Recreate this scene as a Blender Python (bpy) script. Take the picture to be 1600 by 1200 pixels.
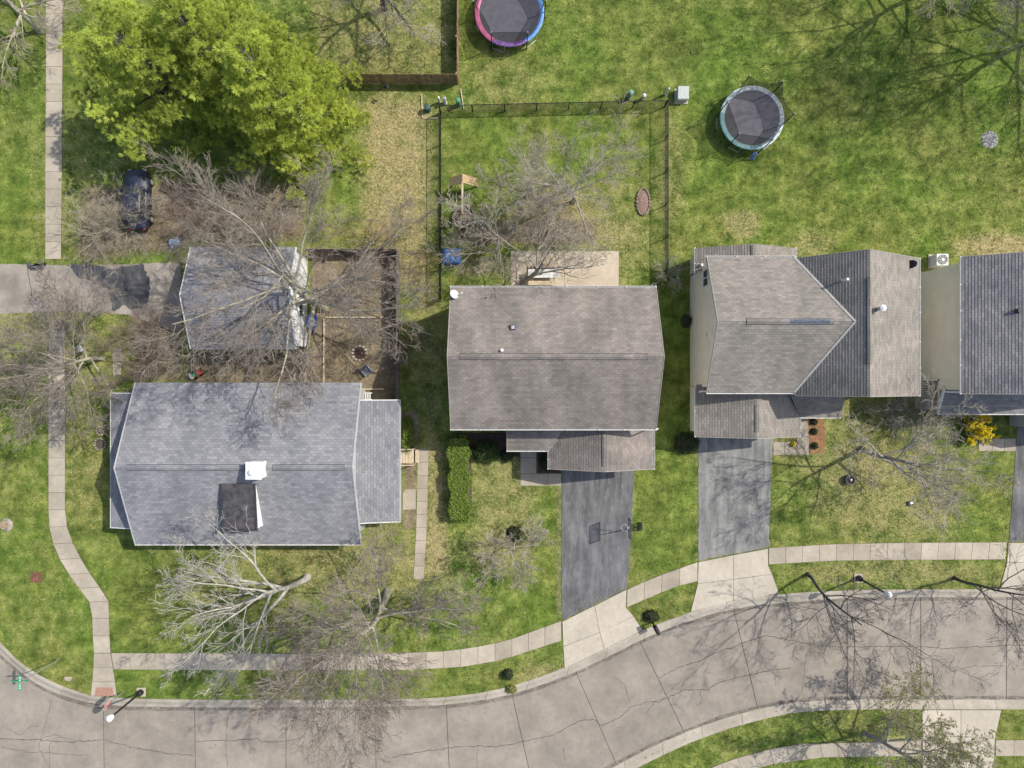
import bpy, bmesh, math, random
import numpy as np
from mathutils import Vector, Matrix
R = math.radians
random.seed(7); RNG = np.random.default_rng(7)
for o in list(bpy.data.objects): bpy.data.objects.remove(o)
scene = bpy.context.scene
COL = scene.collection

# ------------------------------------------------------------------ camera, sky, sun, exposure
PXM = 22.0                        # ground metres are photo pixels / 22
FPX = 1066.67
CAMH = FPX / PXM
cam_d = bpy.data.cameras.new('Camera'); cam_d.sensor_width = 36; cam_d.lens = 24.0
cam_d.clip_start = 0.5; cam_d.clip_end = 2000
cam = bpy.data.objects.new('Camera', cam_d); COL.objects.link(cam)
cam.location = (0, 0, CAMH); cam.rotation_euler = (0, 0, 0)
scene.camera = cam
SUN_EL = 48.0; SUN_AZ = math.degrees(math.atan2(0.92, 0.38))
world = bpy.data.worlds.new('World'); scene.world = world; world.use_nodes = True
wn = world.node_tree; bg = wn.nodes['Background']
sky = wn.nodes.new('ShaderNodeTexSky'); sky.sky_type = 'NISHITA'; sky.sun_disc = False
sky.sun_elevation = R(SUN_EL); sky.sun_rotation = R(SUN_AZ); sky.air_density = 1.0; sky.dust_density = 2.0
wn.links.new(sky.outputs[0], bg.inputs[0]); bg.inputs[1].default_value = 0.15
sd = bpy.data.lights.new('Sun', 'SUN'); sd.energy = 3.5; sd.angle = R(0.6); sd.color = (1.0, 0.965, 0.89)
sun = bpy.data.objects.new('Sun', sd); COL.objects.link(sun)
sv = Vector((math.cos(R(SUN_EL)) * 0.92, math.cos(R(SUN_EL)) * 0.38, math.sin(R(SUN_EL))))
sun.rotation_euler = sv.to_track_quat('Z', 'Y').to_euler(); sun.location = (30, 15, 60)
vs = scene.view_settings
vs.view_transform = 'Standard'; vs.look = 'None'; vs.gamma = 1.0; vs.use_curve_mapping = False
vs.exposure = 0.48

# ------------------------------------------------------------------ helpers
def G(px, py, z=0.0):                      # photo pixel of a point at height z -> place in metres
    k = (CAMH - z) / FPX
    return Vector(((px - 800) * k, (600 - py) * k, z))
def gx(px, z=0.0): return (px - 800) * (CAMH - z) / FPX
def gy(py, z=0.0): return (600 - py) * (CAMH - z) / FPX

def tag(o, label=None, cat=None, group=None, kind=None):
    if label: o['label'] = label
    if cat: o['category'] = cat
    if group: o['group'] = group
    if kind: o['kind'] = kind
    return o
def empty(name, loc, rz=0.0):
    o = bpy.data.objects.new(name, None); COL.objects.link(o)
    o.location = loc; o.rotation_euler = (0, 0, rz); o.empty_display_size = 0.2
    return o
def link(name, me, mat, parent=None, loc=None):
    o = bpy.data.objects.new(name, me); COL.objects.link(o)
    if mat is not None and len(me.materials) == 0: me.materials.append(mat)
    if parent is not None: o.parent = parent
    if loc is not None: o.location = loc
    return o

def np_mesh(name, verts, faces, smooth=False):
    """verts (N,3), faces (M,k) arrays -> mesh"""
    me = bpy.data.meshes.new(name)
    verts = np.asarray(verts, dtype=np.float32); faces = np.asarray(faces, dtype=np.int32)
    m, k = faces.shape
    me.vertices.add(len(verts)); me.vertices.foreach_set('co', verts.ravel())
    me.loops.add(m * k); me.loops.foreach_set('vertex_index', faces.ravel())
    me.polygons.add(m)
    me.polygons.foreach_set('loop_start', np.arange(0, m * k, k, dtype=np.int32))
    me.polygons.foreach_set('loop_total', np.full(m, k, dtype=np.int32))
    if smooth: me.polygons.foreach_set('use_smooth', np.ones(m, dtype=bool))
    me.update(calc_edges=True)
    return me
def vattr(me, name, data):
    a = me.attributes.new(name, 'FLOAT', 'POINT'); a.data.foreach_set('value', np.asarray(data, dtype=np.float32))

class MB:
    def __init__(s): s.v = []; s.f = []; s.uv = None
    def add(s, vs_, fs):
        b = len(s.v); s.v += [tuple(p) for p in vs_]; s.f += [tuple(b + i for i in f) for f in fs]; return s
    def box(s, c, d, rz=0.0, M=None):
        hx, hy, hz = d[0] / 2, d[1] / 2, d[2] / 2
        p = [Vector((x, y, z)) for z in (-hz, hz) for y in (-hy, hy) for x in (-hx, hx)]
        if rz: m = Matrix.Rotation(rz, 3, 'Z'); p = [m @ q for q in p]
        if M is not None: p = [M @ q for q in p]
        p = [q + Vector(c) for q in p]
        return s.add(p, [(0, 2, 3, 1), (4, 5, 7, 6), (0, 1, 5, 4), (2, 6, 7, 3), (0, 4, 6, 2), (1, 3, 7, 5)])
    def prism(s, poly, z0, z1):
        n = len(poly)
        a = sum(poly[i][0] * poly[(i + 1) % n][1] - poly[(i + 1) % n][0] * poly[i][1] for i in range(n))
        if a < 0: poly = poly[::-1]
        vs_ = [(p[0], p[1], z0) for p in poly] + [(p[0], p[1], z1) for p in poly]
        fs = [tuple(range(n - 1, -1, -1)), tuple(range(n, 2 * n))] + [(i, (i + 1) % n, n + (i + 1) % n, n + i) for i in range(n)]
        return s.add(vs_, fs)
    def tube(s, pts, r, n=8, cap=True):
        pts = [Vector(p) for p in pts]; rr = r if isinstance(r, (list, tuple)) else [r] * len(pts)
        vs_ = []; up = None
        for i, p in enumerate(pts):
            t = (pts[min(i + 1, len(pts) - 1)] - pts[max(i - 1, 0)]).normalized()
            if up is None:
                up = Vector((0, 0, 1)) if abs(t.z) < 0.9 else Vector((1, 0, 0))
            a = t.cross(up).normalized(); b = a.cross(t).normalized(); up = b
            for k in range(n):
                th = 2 * math.pi * k / n
                vs_.append(p + (a * math.cos(th) + b * math.sin(th)) * rr[i])
        fs = []
        for i in range(len(pts) - 1):
            for k in range(n):
                k2 = (k + 1) % n; fs.append((i * n + k, i * n + k2, (i + 1) * n + k2, (i + 1) * n + k))
        if cap: fs += [tuple(range(n - 1, -1, -1)), tuple(range((len(pts) - 1) * n, len(pts) * n))]
        return s.add(vs_, fs)
    def lathe(s, prof, n=20, c=(0, 0, 0)):
        vs_ = []
        for r, z in prof:
            for k in range(n):
                th = 2 * math.pi * k / n; vs_.append((c[0] + r * math.cos(th), c[1] + r * math.sin(th), c[2] + z))
        fs = []
        for i in range(len(prof) - 1):
            for k in range(n):
                k2 = (k + 1) % n; fs.append((i * n + k, i * n + k2, (i + 1) * n + k2, (i + 1) * n + k))
        fs += [tuple(range(n - 1, -1, -1)), tuple(range((len(prof) - 1) * n, len(prof) * n))]
        return s.add(vs_, fs)
    def mesh(s, name, smooth=False):
        me = bpy.data.meshes.new(name); me.from_pydata(s.v, [], s.f); me.update()
        bm = bmesh.new(); bm.from_mesh(me); bmesh.ops.recalc_face_normals(bm, faces=bm.faces); bm.to_mesh(me); bm.free()
        if smooth: me.polygons.foreach_set('use_smooth', [True] * len(me.polygons))
        return me
    def build(s, name, mat, parent=None, loc=None, smooth=False):
        return link(name, s.mesh(name, smooth), mat, parent, loc)

def in_poly(px, py, poly):
    inside = np.zeros(len(px), dtype=bool); n = len(poly)
    for i in range(n):
        x1, y1 = poly[i]; x2, y2 = poly[(i + 1) % n]
        if y1 == y2: continue
        c = ((y1 > py) != (y2 > py)) & (px < (x2 - x1) * (py - y1) / (y2 - y1) + x1)
        inside ^= c
    return inside

# ------------------------------------------------------------------ materials
def nodes_of(m):
    m.use_nodes = True; nt = m.node_tree
    return nt, nt.nodes['Principled BSDF']
def N(nt, t, **kw):
    n = nt.nodes.new(t)
    for k, v in kw.items():
        if k in n.inputs: n.inputs[k].default_value = v
        else: setattr(n, k, v)
    return n
def mixc(nt, fac, a, b, mode='MIX'):
    m = nt.nodes.new('ShaderNodeMix'); m.data_type = 'RGBA'; m.blend_type = mode
    for sock, v in ((m.inputs[0], fac), (m.inputs[6], a), (m.inputs[7], b)):
        if hasattr(v, 'is_linked') or hasattr(v, 'links'): nt.links.new(v, sock)
        elif isinstance(v, (int, float)): sock.default_value = v
        else: sock.default_value = (*v, 1)
    return m.outputs[2]
def math_(nt, op, a, b=None, clamp=False):
    m = nt.nodes.new('ShaderNodeMath'); m.operation = op; m.use_clamp = clamp
    for sock, v in ((m.inputs[0], a), (m.inputs[1], b)):
        if v is None: continue
        if hasattr(v, 'links'): nt.links.new(v, sock)
        else: sock.default_value = v
    return m.outputs[0]
def noise(nt, vec, scale, detail=4, rough=0.55):
    n = N(nt, 'ShaderNodeTexNoise'); n.inputs['Scale'].default_value = scale
    n.inputs['Detail'].default_value = detail; n.inputs['Roughness'].default_value = rough
    if vec is not None: nt.links.new(vec, n.inputs['Vector'])
    return n.outputs['Fac']
def ramp(nt, fac, a, b):
    m = N(nt, 'ShaderNodeMapRange'); nt.links.new(fac, m.inputs[0])
    m.inputs[1].default_value = a; m.inputs[2].default_value = b
    return m.outputs[0]
def bump(nt, bs, h, strength=0.3, dist=0.05):
    b = N(nt, 'ShaderNodeBump'); b.inputs['Strength'].default_value = strength; b.inputs['Distance'].default_value = dist
    nt.links.new(h, b.inputs['Height']); nt.links.new(b.outputs[0], bs.inputs['Normal'])

def mat(name, col, rough=0.7, var=0.15, scale=6.0, spec=0.3, metal=0.0, objvar=0.0, bumps=0.0, col2=None, big=0.0):
    m = bpy.data.materials.new(name); nt, bs = nodes_of(m)
    g = N(nt, 'ShaderNodeNewGeometry'); pos = g.outputs['Position']
    n = noise(nt, pos, scale, 5)
    c2 = col2 if col2 else tuple(c * (1 - var * 2) for c in col)
    c = mixc(nt, ramp(nt, n, 0.3, 0.7), c2, tuple(min(1, x * (1 + var * 0.6)) for x in col))
    if big:
        n2 = noise(nt, pos, 0.35, 3); c = mixc(nt, 1.0, c, mixc(nt, ramp(nt, n2, 0.3, 0.7), (1 - big,) * 3, (1 + big * 0.5,) * 3), 'MULTIPLY')
    if objvar:
        oi = N(nt, 'ShaderNodeObjectInfo'); r = oi.outputs['Random']
        k = ramp(nt, r, 0, 1); mm = mixc(nt, k, (1 - objvar,) * 3, (1 + objvar * 0.6, 1 + objvar * 0.55, 1 + objvar * 0.5))
        c = mixc(nt, 1.0, c, mm, 'MULTIPLY')
    nt.links.new(c, bs.inputs['Base Color'])
    bs.inputs['Roughness'].default_value = rough; bs.inputs['Metallic'].default_value = metal
    bs.inputs['Specular IOR Level'].default_value = spec
    if bumps: bump(nt, bs, noise(nt, pos, scale * 4, 4), bumps, 0.02)
    return m

def shingle_mat(name, c1, c2, mortar, blot, bw=0.34, bh=0.2):
    m = bpy.data.materials.new(name); nt, bs = nodes_of(m)
    uv = N(nt, 'ShaderNodeUVMap'); uv.uv_map = 'UVMap'
    br = N(nt, 'ShaderNodeTexBrick'); nt.links.new(uv.outputs[0], br.inputs['Vector'])
    br.inputs['Color1'].default_value = (*c1, 1); br.inputs['Color2'].default_value = (*c2, 1)
    br.inputs['Mortar'].default_value = (*mortar, 1); br.inputs['Scale'].default_value = 1.0
    br.inputs['Mortar Size'].default_value = 0.012; br.inputs['Bias'].default_value = 0.0
    br.inputs['Brick Width'].default_value = bw; br.inputs['Row Height'].default_value = bh
    g = N(nt, 'ShaderNodeNewGeometry'); pos = g.outputs['Position']
    # a second brick layer for wider tonal runs, and weather blotches that run down the slope
    br2 = N(nt, 'ShaderNodeTexBrick'); nt.links.new(uv.outputs[0], br2.inputs['Vector'])
    br2.inputs['Color1'].default_value = (0.91, 0.91, 0.91, 1); br2.inputs['Color2'].default_value = (1.06, 1.05, 1.04, 1)
    br2.inputs['Mortar'].default_value = (0.92, 0.92, 0.92, 1); br2.inputs['Scale'].default_value = 1.0
    br2.inputs['Mortar Size'].default_value = 0.0; br2.inputs['Brick Width'].default_value = bw * 2.7; br2.inputs['Row Height'].default_value = bh
    c = mixc(nt, 0.8, br.outputs[0], br2.outputs[0], 'MULTIPLY')
    mp = N(nt, 'ShaderNodeMapping'); mp.inputs['Scale'].default_value = (1.0, 0.35, 1); nt.links.new(uv.outputs[0], mp.inputs[0])
    n1 = noise(nt, mp.outputs[0], 0.55, 4)
    c = mixc(nt, 1.0, c, mixc(nt, ramp(nt, n1, 0.32, 0.68), blot, (1.12, 1.1, 1.08)), 'MULTIPLY')
    n2 = noise(nt, pos, 30, 3)
    c = mixc(nt, 0.5, c, mixc(nt, n2, (0.6,) * 3, (1.4,) * 3), 'MULTIPLY')
    nt.links.new(c, bs.inputs['Base Color']); bs.inputs['Roughness'].default_value = 0.9
    bs.inputs['Specular IOR Level'].default_value = 0.15
    bump(nt, bs, n2, 0.25, 0.02)
    return m

def lawn_color(nt, straw, soil, leaf):
    g = N(nt, 'ShaderNodeNewGeometry'); pos = g.outputs['Position']
    big = noise(nt, pos, 0.16, 3); mid = noise(nt, pos, 0.9, 4, 0.6); fine = noise(nt, pos, 6.0, 5, 0.65); vf = noise(nt, pos, 17.0, 3, 0.6)
    green = mixc(nt, ramp(nt, mid, 0.3, 0.72), (0.066, 0.104, 0.020), (0.214, 0.258, 0.058))
    green = mixc(nt, ramp(nt, big, 0.35, 0.65), mixc(nt, 1.0, green, (0.86, 1.0, 0.8), 'MULTIPLY'), mixc(nt, 1.0, green, (1.12, 1.0, 1.1), 'MULTIPLY'))
    for sc_ in ((0.5, 3.2, 1), (2.8, 0.45, 1)):      # faint mower tracks both ways
        mp = N(nt, 'ShaderNodeMapping'); mp.inputs['Scale'].default_value = sc_; nt.links.new(pos, mp.inputs[0])
        green = mixc(nt, 1.0, green, mixc(nt, ramp(nt, noise(nt, mp.outputs[0], 0.5, 3, 0.5), 0.32, 0.68), (0.84, 0.86, 0.84), (1.13, 1.11, 1.1)), 'MULTIPLY')
    strawc = mixc(nt, ramp(nt, fine, 0.3, 0.7), (0.21, 0.175, 0.075), (0.42, 0.345, 0.18))
    s = math_(nt, 'ADD', straw, math_(nt, 'MULTIPLY', math_(nt, 'SUBTRACT', mid, 0.5), 1.1))
    s = math_(nt, 'ADD', s, math_(nt, 'MULTIPLY', math_(nt, 'SUBTRACT', fine, 0.5), 1.5))
    s = math_(nt, 'ADD', s, math_(nt, 'MULTIPLY', math_(nt, 'SUBTRACT', vf, 0.5), 0.9))
    c = mixc(nt, ramp(nt, s, 0.12, 0.85), green, strawc)
    soilc = mixc(nt, ramp(nt, mid, 0.3, 0.7), (0.155, 0.122, 0.080), (0.285, 0.230, 0.155))
    soilc = mixc(nt, ramp(nt, fine, 0.35, 0.7), mixc(nt, 1.0, soilc, (0.72,) * 3, 'MULTIPLY'), mixc(nt, 1.0, soilc, (1.2,) * 3, 'MULTIPLY'))
    so = math_(nt, 'ADD', soil, math_(nt, 'MULTIPLY', math_(nt, 'SUBTRACT', fine, 0.5), 0.9))
    c = mixc(nt, ramp(nt, so, 0.35, 0.65), c, soilc)
    leafc = mixc(nt, ramp(nt, vf, 0.35, 0.65), (0.19, 0.115, 0.055), (0.36, 0.235, 0.125))
    le = math_(nt, 'ADD', leaf, math_(nt, 'MULTIPLY', math_(nt, 'SUBTRACT', fine, 0.5), 1.6))
    c = mixc(nt, ramp(nt, le, 0.45, 0.8), c, leafc)
    c = mixc(nt, 1.0, c, mixc(nt, ramp(nt, vf, 0.3, 0.7), (0.55,) * 3, (1.36,) * 3), 'MULTIPLY')
    c = mixc(nt, 1.0, c, mixc(nt, ramp(nt, noise(nt, pos, 2.6, 4, 0.6), 0.3, 0.7), (0.74, 0.78, 0.74), (1.2, 1.17, 1.15)), 'MULTIPLY')
    return c, fine, vf
def lawn_mat(name, tuft=False):
    m = bpy.data.materials.new(name); nt, bs = nodes_of(m)
    at = [N(nt, 'ShaderNodeAttribute', attribute_name=a).outputs['Fac'] for a in ('straw', 'soil', 'leaf')]
    c, fine, vf = lawn_color(nt, *at)
    if tuft:
        r = N(nt, 'ShaderNodeAttribute', attribute_name='rnd').outputs['Fac']
        c = mixc(nt, 1.0, c, mixc(nt, r, (0.42, 0.46, 0.42), (1.85, 1.75, 1.65)), 'MULTIPLY')
        bs.inputs['Roughness'].default_value = 0.75
    else:
        bs.inputs['Roughness'].default_value = 0.95
        bump(nt, bs, math_(nt, 'ADD', fine, vf), 0.7, 0.06)
    nt.links.new(c, bs.inputs['Base Color']); bs.inputs['Specular IOR Level'].default_value = 0.1
    return m

def foliage_mat(name, ca, cb, trans=0.25):
    m = bpy.data.materials.new(name); nt, bs = nodes_of(m)
    r = N(nt, 'ShaderNodeAttribute', attribute_name='rnd').outputs['Fac']
    c = mixc(nt, r, ca, cb); nt.links.new(c, bs.inputs['Base Color'])
    bs.inputs['Roughness'].default_value = 0.6; bs.inputs['Specular IOR Level'].default_value = 0.2
    tr = N(nt, 'ShaderNodeBsdfTranslucent'); nt.links.new(c, tr.inputs[0])
    mx = N(nt, 'ShaderNodeMixShader'); mx.inputs[0].default_value = trans
    nt.links.new(bs.outputs[0], mx.inputs[1]); nt.links.new(tr.outputs[0], mx.inputs[2])
    nt.links.new(mx.outputs[0], nt.nodes['Material Output'].inputs[0])
    return m
def net_mat(name, col, alpha):
    m = bpy.data.materials.new(name); nt, bs = nodes_of(m)
    bs.inputs['Base Color'].default_value = (*col, 1); bs.inputs['Roughness'].default_value = 0.8
    bs.inputs['Alpha'].default_value = alpha
    return m
def glass_mat():
    m = bpy.data.materials.new('window_glass'); nt, bs = nodes_of(m)
    g = N(nt, 'ShaderNodeNewGeometry')
    c = mixc(nt, noise(nt, g.outputs['Position'], 1.5, 2), (0.012, 0.016, 0.02), (0.05, 0.06, 0.07))
    nt.links.new(c, bs.inputs['Base Color']); bs.inputs['Roughness'].default_value = 0.05
    bs.inputs['Specular IOR Level'].default_value = 0.8
    return m

def concrete_mat(name, col, objvar=0.1, stain=0.18):
    m = bpy.data.materials.new(name); nt, bs = nodes_of(m)
    g = N(nt, 'ShaderNodeNewGeometry'); pos = g.outputs['Position']
    a = noise(nt, pos, 0.5, 5, 0.6); b = noise(nt, pos, 3.0, 5, 0.65); d = noise(nt, pos, 22.0, 3, 0.6)
    c = mixc(nt, ramp(nt, a, 0.3, 0.7), tuple(x * (1 - stain) for x in col), tuple(x * (1 + stain * 0.4) for x in col))
    c = mixc(nt, 1.0, c, mixc(nt, ramp(nt, b, 0.3, 0.7), (0.9, 0.89, 0.87), (1.06, 1.06, 1.06)), 'MULTIPLY')
    c = mixc(nt, 1.0, c, mixc(nt, ramp(nt, d, 0.3, 0.7), (0.93,) * 3, (1.05,) * 3), 'MULTIPLY')
    oi = N(nt, 'ShaderNodeObjectInfo')
    c = mixc(nt, 1.0, c, mixc(nt, oi.outputs['Random'], (1 - objvar, 1 - objvar, 1 - objvar * 1.1), (1 + objvar * 0.5,) * 3), 'MULTIPLY')
    spots = ramp(nt, noise(nt, pos, 5.5, 2, 0.4), 0.70, 0.76)
    c = mixc(nt, spots, c, tuple(x * 0.62 for x in col))
    nt.links.new(c, bs.inputs['Base Color']); bs.inputs['Roughness'].default_value = 0.85; bs.inputs['Specular IOR Level'].default_value = 0.25
    bump(nt, bs, d, 0.15, 0.01)
    return m
def asphalt_mat(name, col, streak=0.3):
    m = bpy.data.materials.new(name); nt, bs = nodes_of(m)
    g = N(nt, 'ShaderNodeNewGeometry'); pos = g.outputs['Position']
    mp = N(nt, 'ShaderNodeMapping'); mp.inputs['Scale'].default_value = (2.2, 0.4, 1); nt.links.new(pos, mp.inputs[0])
    a = noise(nt, mp.outputs[0], 0.9, 5, 0.6); b = noise(nt, pos, 2.2, 5, 0.7); d = noise(nt, pos, 30, 3)
    c = mixc(nt, ramp(nt, a, 0.35, 0.7), tuple(x * (1 - streak) for x in col), tuple(x * (1 + streak) for x in col))
    c = mixc(nt, 1.0, c, mixc(nt, ramp(nt, b, 0.3, 0.7), (0.86,) * 3, (1.12,) * 3), 'MULTIPLY')
    c = mixc(nt, 1.0, c, mixc(nt, d, (0.75,) * 3, (1.25,) * 3), 'MULTIPLY')
    bl = noise(nt, pos, 0.6, 5, 0.65); c = mixc(nt, 1.0, c, mixc(nt, ramp(nt, bl, 0.3, 0.7), (0.78,) * 3, (1.2, 1.18, 1.14)), 'MULTIPLY')
    worn = ramp(nt, noise(nt, mp.outputs[0], 1.7, 6, 0.75), 0.56, 0.72); c = mixc(nt, math_(nt, 'MULTIPLY', worn, 0.55), c, (0.34, 0.325, 0.30))
    nt.links.new(c, bs.inputs['Base Color']); bs.inputs['Roughness'].default_value = 0.9; bs.inputs['Specular IOR Level'].default_value = 0.2
    bump(nt, bs, d, 0.3, 0.01)
    return m

M = {}
M['lawn'] = lawn_mat('lawn_ground'); M['tuft'] = lawn_mat('grass_blades', True)
M['walk'] = concrete_mat('sidewalk_concrete', (0.40, 0.345, 0.27), 0.16, 0.26)
M['curb'] = concrete_mat('curb_concrete', (0.385, 0.34, 0.275), 0.12, 0.28)
M['road'] = concrete_mat('road_concrete', (0.280, 0.243, 0.200), 0.07, 0.26)
M['apron'] = concrete_mat('apron_concrete', (0.45, 0.395, 0.315), 0.08, 0.16)
M['patio'] = concrete_mat('patio_concrete', (0.46, 0.395, 0.30), 0.06, 0.18)
M['joint'] = mat('joint_dirt', (0.09, 0.075, 0.06), 0.95, 0.2)
M['crack'] = mat('crack_filler', (0.085, 0.078, 0.072), 0.95, 0.25, 4)
M['asphaltB'] = asphalt_mat('asphalt_dark', (0.130, 0.128, 0.129), 0.3)
M['asphaltC'] = asphalt_mat('asphalt_worn', (0.205, 0.202, 0.190), 0.32)
M['old_drive'] = concrete_mat('old_drive_concrete', (0.33, 0.29, 0.245), 0.1, 0.4)
M['asphaltW'] = asphalt_mat('asphalt_patch', (0.075, 0.076, 0.082), 0.3)
M['shA'] = shingle_mat('shingles_blue_grey', (0.180, 0.183, 0.193), (0.258, 0.260, 0.270), (0.138, 0.14, 0.148), (0.84, 0.84, 0.86), 0.34, 0.19)
M['shB'] = shingle_mat('shingles_brown_grey', (0.200, 0.173, 0.153), (0.264, 0.230, 0.204), (0.150, 0.133, 0.12), (0.60, 0.63, 0.63), 0.33, 0.17)
M['shC'] = shingle_mat('shingles_taupe', (0.198, 0.180, 0.160), (0.278, 0.244, 0.218), (0.155, 0.138, 0.124), (0.76, 0.80, 0.76), 0.36, 0.17)
M['shD'] = shingle_mat('shingles_slate_grey', (0.17, 0.165, 0.165), (0.25, 0.243, 0.24), (0.125, 0.12, 0.12), (0.76, 0.76, 0.79), 0.36, 0.17)
M['white'] = mat('white_trim', (0.62, 0.61, 0.58), 0.5, 0.05, 3)
M['cream'] = mat('cream_siding', (0.62, 0.575, 0.49), 0.6, 0.06, 1.2)
M['tan_siding'] = mat('tan_siding', (0.66, 0.61, 0.50), 0.6, 0.06, 1.0)
M['grey_siding'] = mat('grey_siding', (0.40, 0.40, 0.39), 0.6, 0.06, 1.2)
M['white_siding'] = mat('white_siding', (0.70, 0.69, 0.66), 0.6, 0.12, 2.5)
M['rakeT'] = mat('rake_taupe', (0.33, 0.30, 0.265), 0.7, 0.1, 3)
M['dark_trim'] = mat('dark_trim', (0.04, 0.04, 0.045), 0.6, 0.1)
M['membrane'] = mat('dormer_membrane', (0.075, 0.07, 0.072), 0.7, 0.3, 2.5)
M['glass'] = glass_mat()
for k_ in ('cream', 'tan_siding', 'grey_siding', 'white_siding'):      # lapped siding courses
    nt = M[k_].node_tree; bs = nt.nodes['Principled BSDF']; g_ = N(nt, 'ShaderNodeNewGeometry'); sp = N(nt, 'ShaderNodeSeparateXYZ'); nt.links.new(g_.outputs['Position'], sp.inputs[0])
    lap = math_(nt, 'FRACT', math_(nt, 'MULTIPLY', sp.outputs[2], 5.0)); bump(nt, bs, math_(nt, 'SUBTRACT', 1.0, lap), 0.8, 0.04)
M['black'] = mat('black_metal', (0.018, 0.018, 0.02), 0.5, 0.1)
M['steel'] = mat('galvanised_steel', (0.5, 0.52, 0.53), 0.4, 0.08, 8, metal=0.6)
M['fence_brown'] = mat('fence_boards_brown', (0.33, 0.225, 0.125), 0.85, 0.25, 5, objvar=0.22)
M['fence_grey'] = mat('fence_boards_grey', (0.21, 0.18, 0.145), 0.9, 0.22, 5, objvar=0.22)
M['wood'] = mat('light_wood', (0.42, 0.30, 0.165), 0.8, 0.18, 6, objvar=0.12)
M['wood_pale'] = mat('pale_wood', (0.52, 0.42, 0.28), 0.8, 0.14, 6)
M['mulch'] = mat('mulch', (0.075, 0.05, 0.04), 0.95, 0.35, 12, bumps=0.8)
M['stone'] = mat('pale_stone', (0.44, 0.37, 0.28), 0.9, 0.2, 5, objvar=0.15)
M['mulch_red'] = mat('red_mulch', (0.30, 0.16, 0.075), 0.95, 0.3, 10, bumps=0.8)
M['mulch_grey'] = mat('old_mulch', (0.14, 0.105, 0.085), 0.95, 0.35, 9, bumps=0.8)
M['barkPale'] = mat('bark_pale_grey', (0.42, 0.395, 0.34), 0.9, 0.2, 3, objvar=0.05)
M['barkTan'] = mat('bark_lichen_tan', (0.36, 0.33, 0.25), 0.9, 0.25, 2)
M['barkTwig'] = mat('bark_twig_tan', (0.41, 0.36, 0.275), 0.9, 0.22, 2)
M['barkBrown'] = mat('bark_twig_brown', (0.285, 0.24, 0.195), 0.9, 0.22, 2)
M['barkGrey'] = mat('bark_grey_brown', (0.32, 0.29, 0.25), 0.9, 0.25, 2)
M['barkDark'] = mat('bark_dark', (0.085, 0.078, 0.075), 0.9, 0.25, 2)
M['barkRed'] = mat('bark_reddish', (0.28, 0.215, 0.175), 0.9, 0.25, 2)
M['pineA'] = foliage_mat('pine_needles_yellow_green', (0.31, 0.375, 0.06), (0.72, 0.79, 0.17), 0.45)
M['pineB'] = foliage_mat('pine_needles_green', (0.29, 0.355, 0.065), (0.69, 0.765, 0.17), 0.45)
M['hedge'] = foliage_mat('hedge_leaves', (0.07, 0.11, 0.015), (0.22, 0.29, 0.05))
M['box'] = foliage_mat('boxwood_leaves', (0.045, 0.075, 0.02), (0.10, 0.15, 0.04))
M['juniper'] = foliage_mat('juniper_leaves', (0.03, 0.045, 0.02), (0.075, 0.10, 0.04))
M['bud'] = foliage_mat('spring_buds', (0.18, 0.19, 0.05), (0.36, 0.36, 0.12), 0.4)
M['bloom'] = foliage_mat('yellow_blossom', (0.70, 0.54, 0.01), (0.95, 0.82, 0.05), 0.3)
M['leafdead'] = foliage_mat('dead_leaves', (0.17, 0.09, 0.035), (0.48, 0.34, 0.18), 0.1)

# ------------------------------------------------------------------ ground plan (photo pixels at ground level)
ROAD_N = [(-260, 780), (-120, 905), (-50, 978), (0, 1024), (25, 1047), (50, 1066), (75, 1079), (100, 1089), (142, 1101), (200, 1105), (302, 1106), (446, 1106), (600, 1105), (690, 1103), (750, 1096), (800, 1086), (850, 1070), (900, 1051), (950, 1027), (1000, 1002), (1036, 986), (1072, 973), (1120, 958), (1175, 947), (1260, 939), (1350, 934), (1600, 933), (1800, 933)]
CURB_N = [(-240, 760), (-105, 885), (-38, 960), (0, 1003), (28, 1032), (56, 1052), (80, 1064), (103, 1074), (142, 1087), (200, 1091), (302, 1093), (446, 1093), (600, 1093), (688, 1090), (747, 1083), (796, 1073), (845, 1057), (893, 1039), (942, 1015), (993, 990), (1029, 974), (1068, 960), (1117, 945), (1173, 932), (1260, 925), (1350, 921), (1600, 920), (1800, 920)]
ROAD_S = [(-260, 1340), (500, 1340), (750, 1285), (880, 1238), (960, 1199), (1015, 1170), (1070, 1146), (1130, 1124), (1185, 1109), (1230, 1100), (1275, 1096), (1350, 1094), (1600, 1094), (1800, 1094)]
CURB_S = [(-260, 1356), (506, 1356), (756, 1301), (888, 1254), (968, 1214), (1022, 1186), (1076, 1161), (1135, 1139), (1189, 1124), (1233, 1114), (1277, 1110), (1351, 1108), (1600, 1108), (1800, 1108)]
ROAD_POLY = ROAD_N + ROAD_S[::-1]
ROADMID = [((a[0] + b[0]) / 2, (a[1] + b[1]) / 2) for a, b in zip(ROAD_N, CURB_N)] + [((a[0] + b[0]) / 2, (a[1] + b[1]) / 2) for a, b in zip(ROAD_S, CURB_S)][::-1]
EXCL = [CURB_N + CURB_S[::-1]]
Z_ROAD = -0.10

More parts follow.
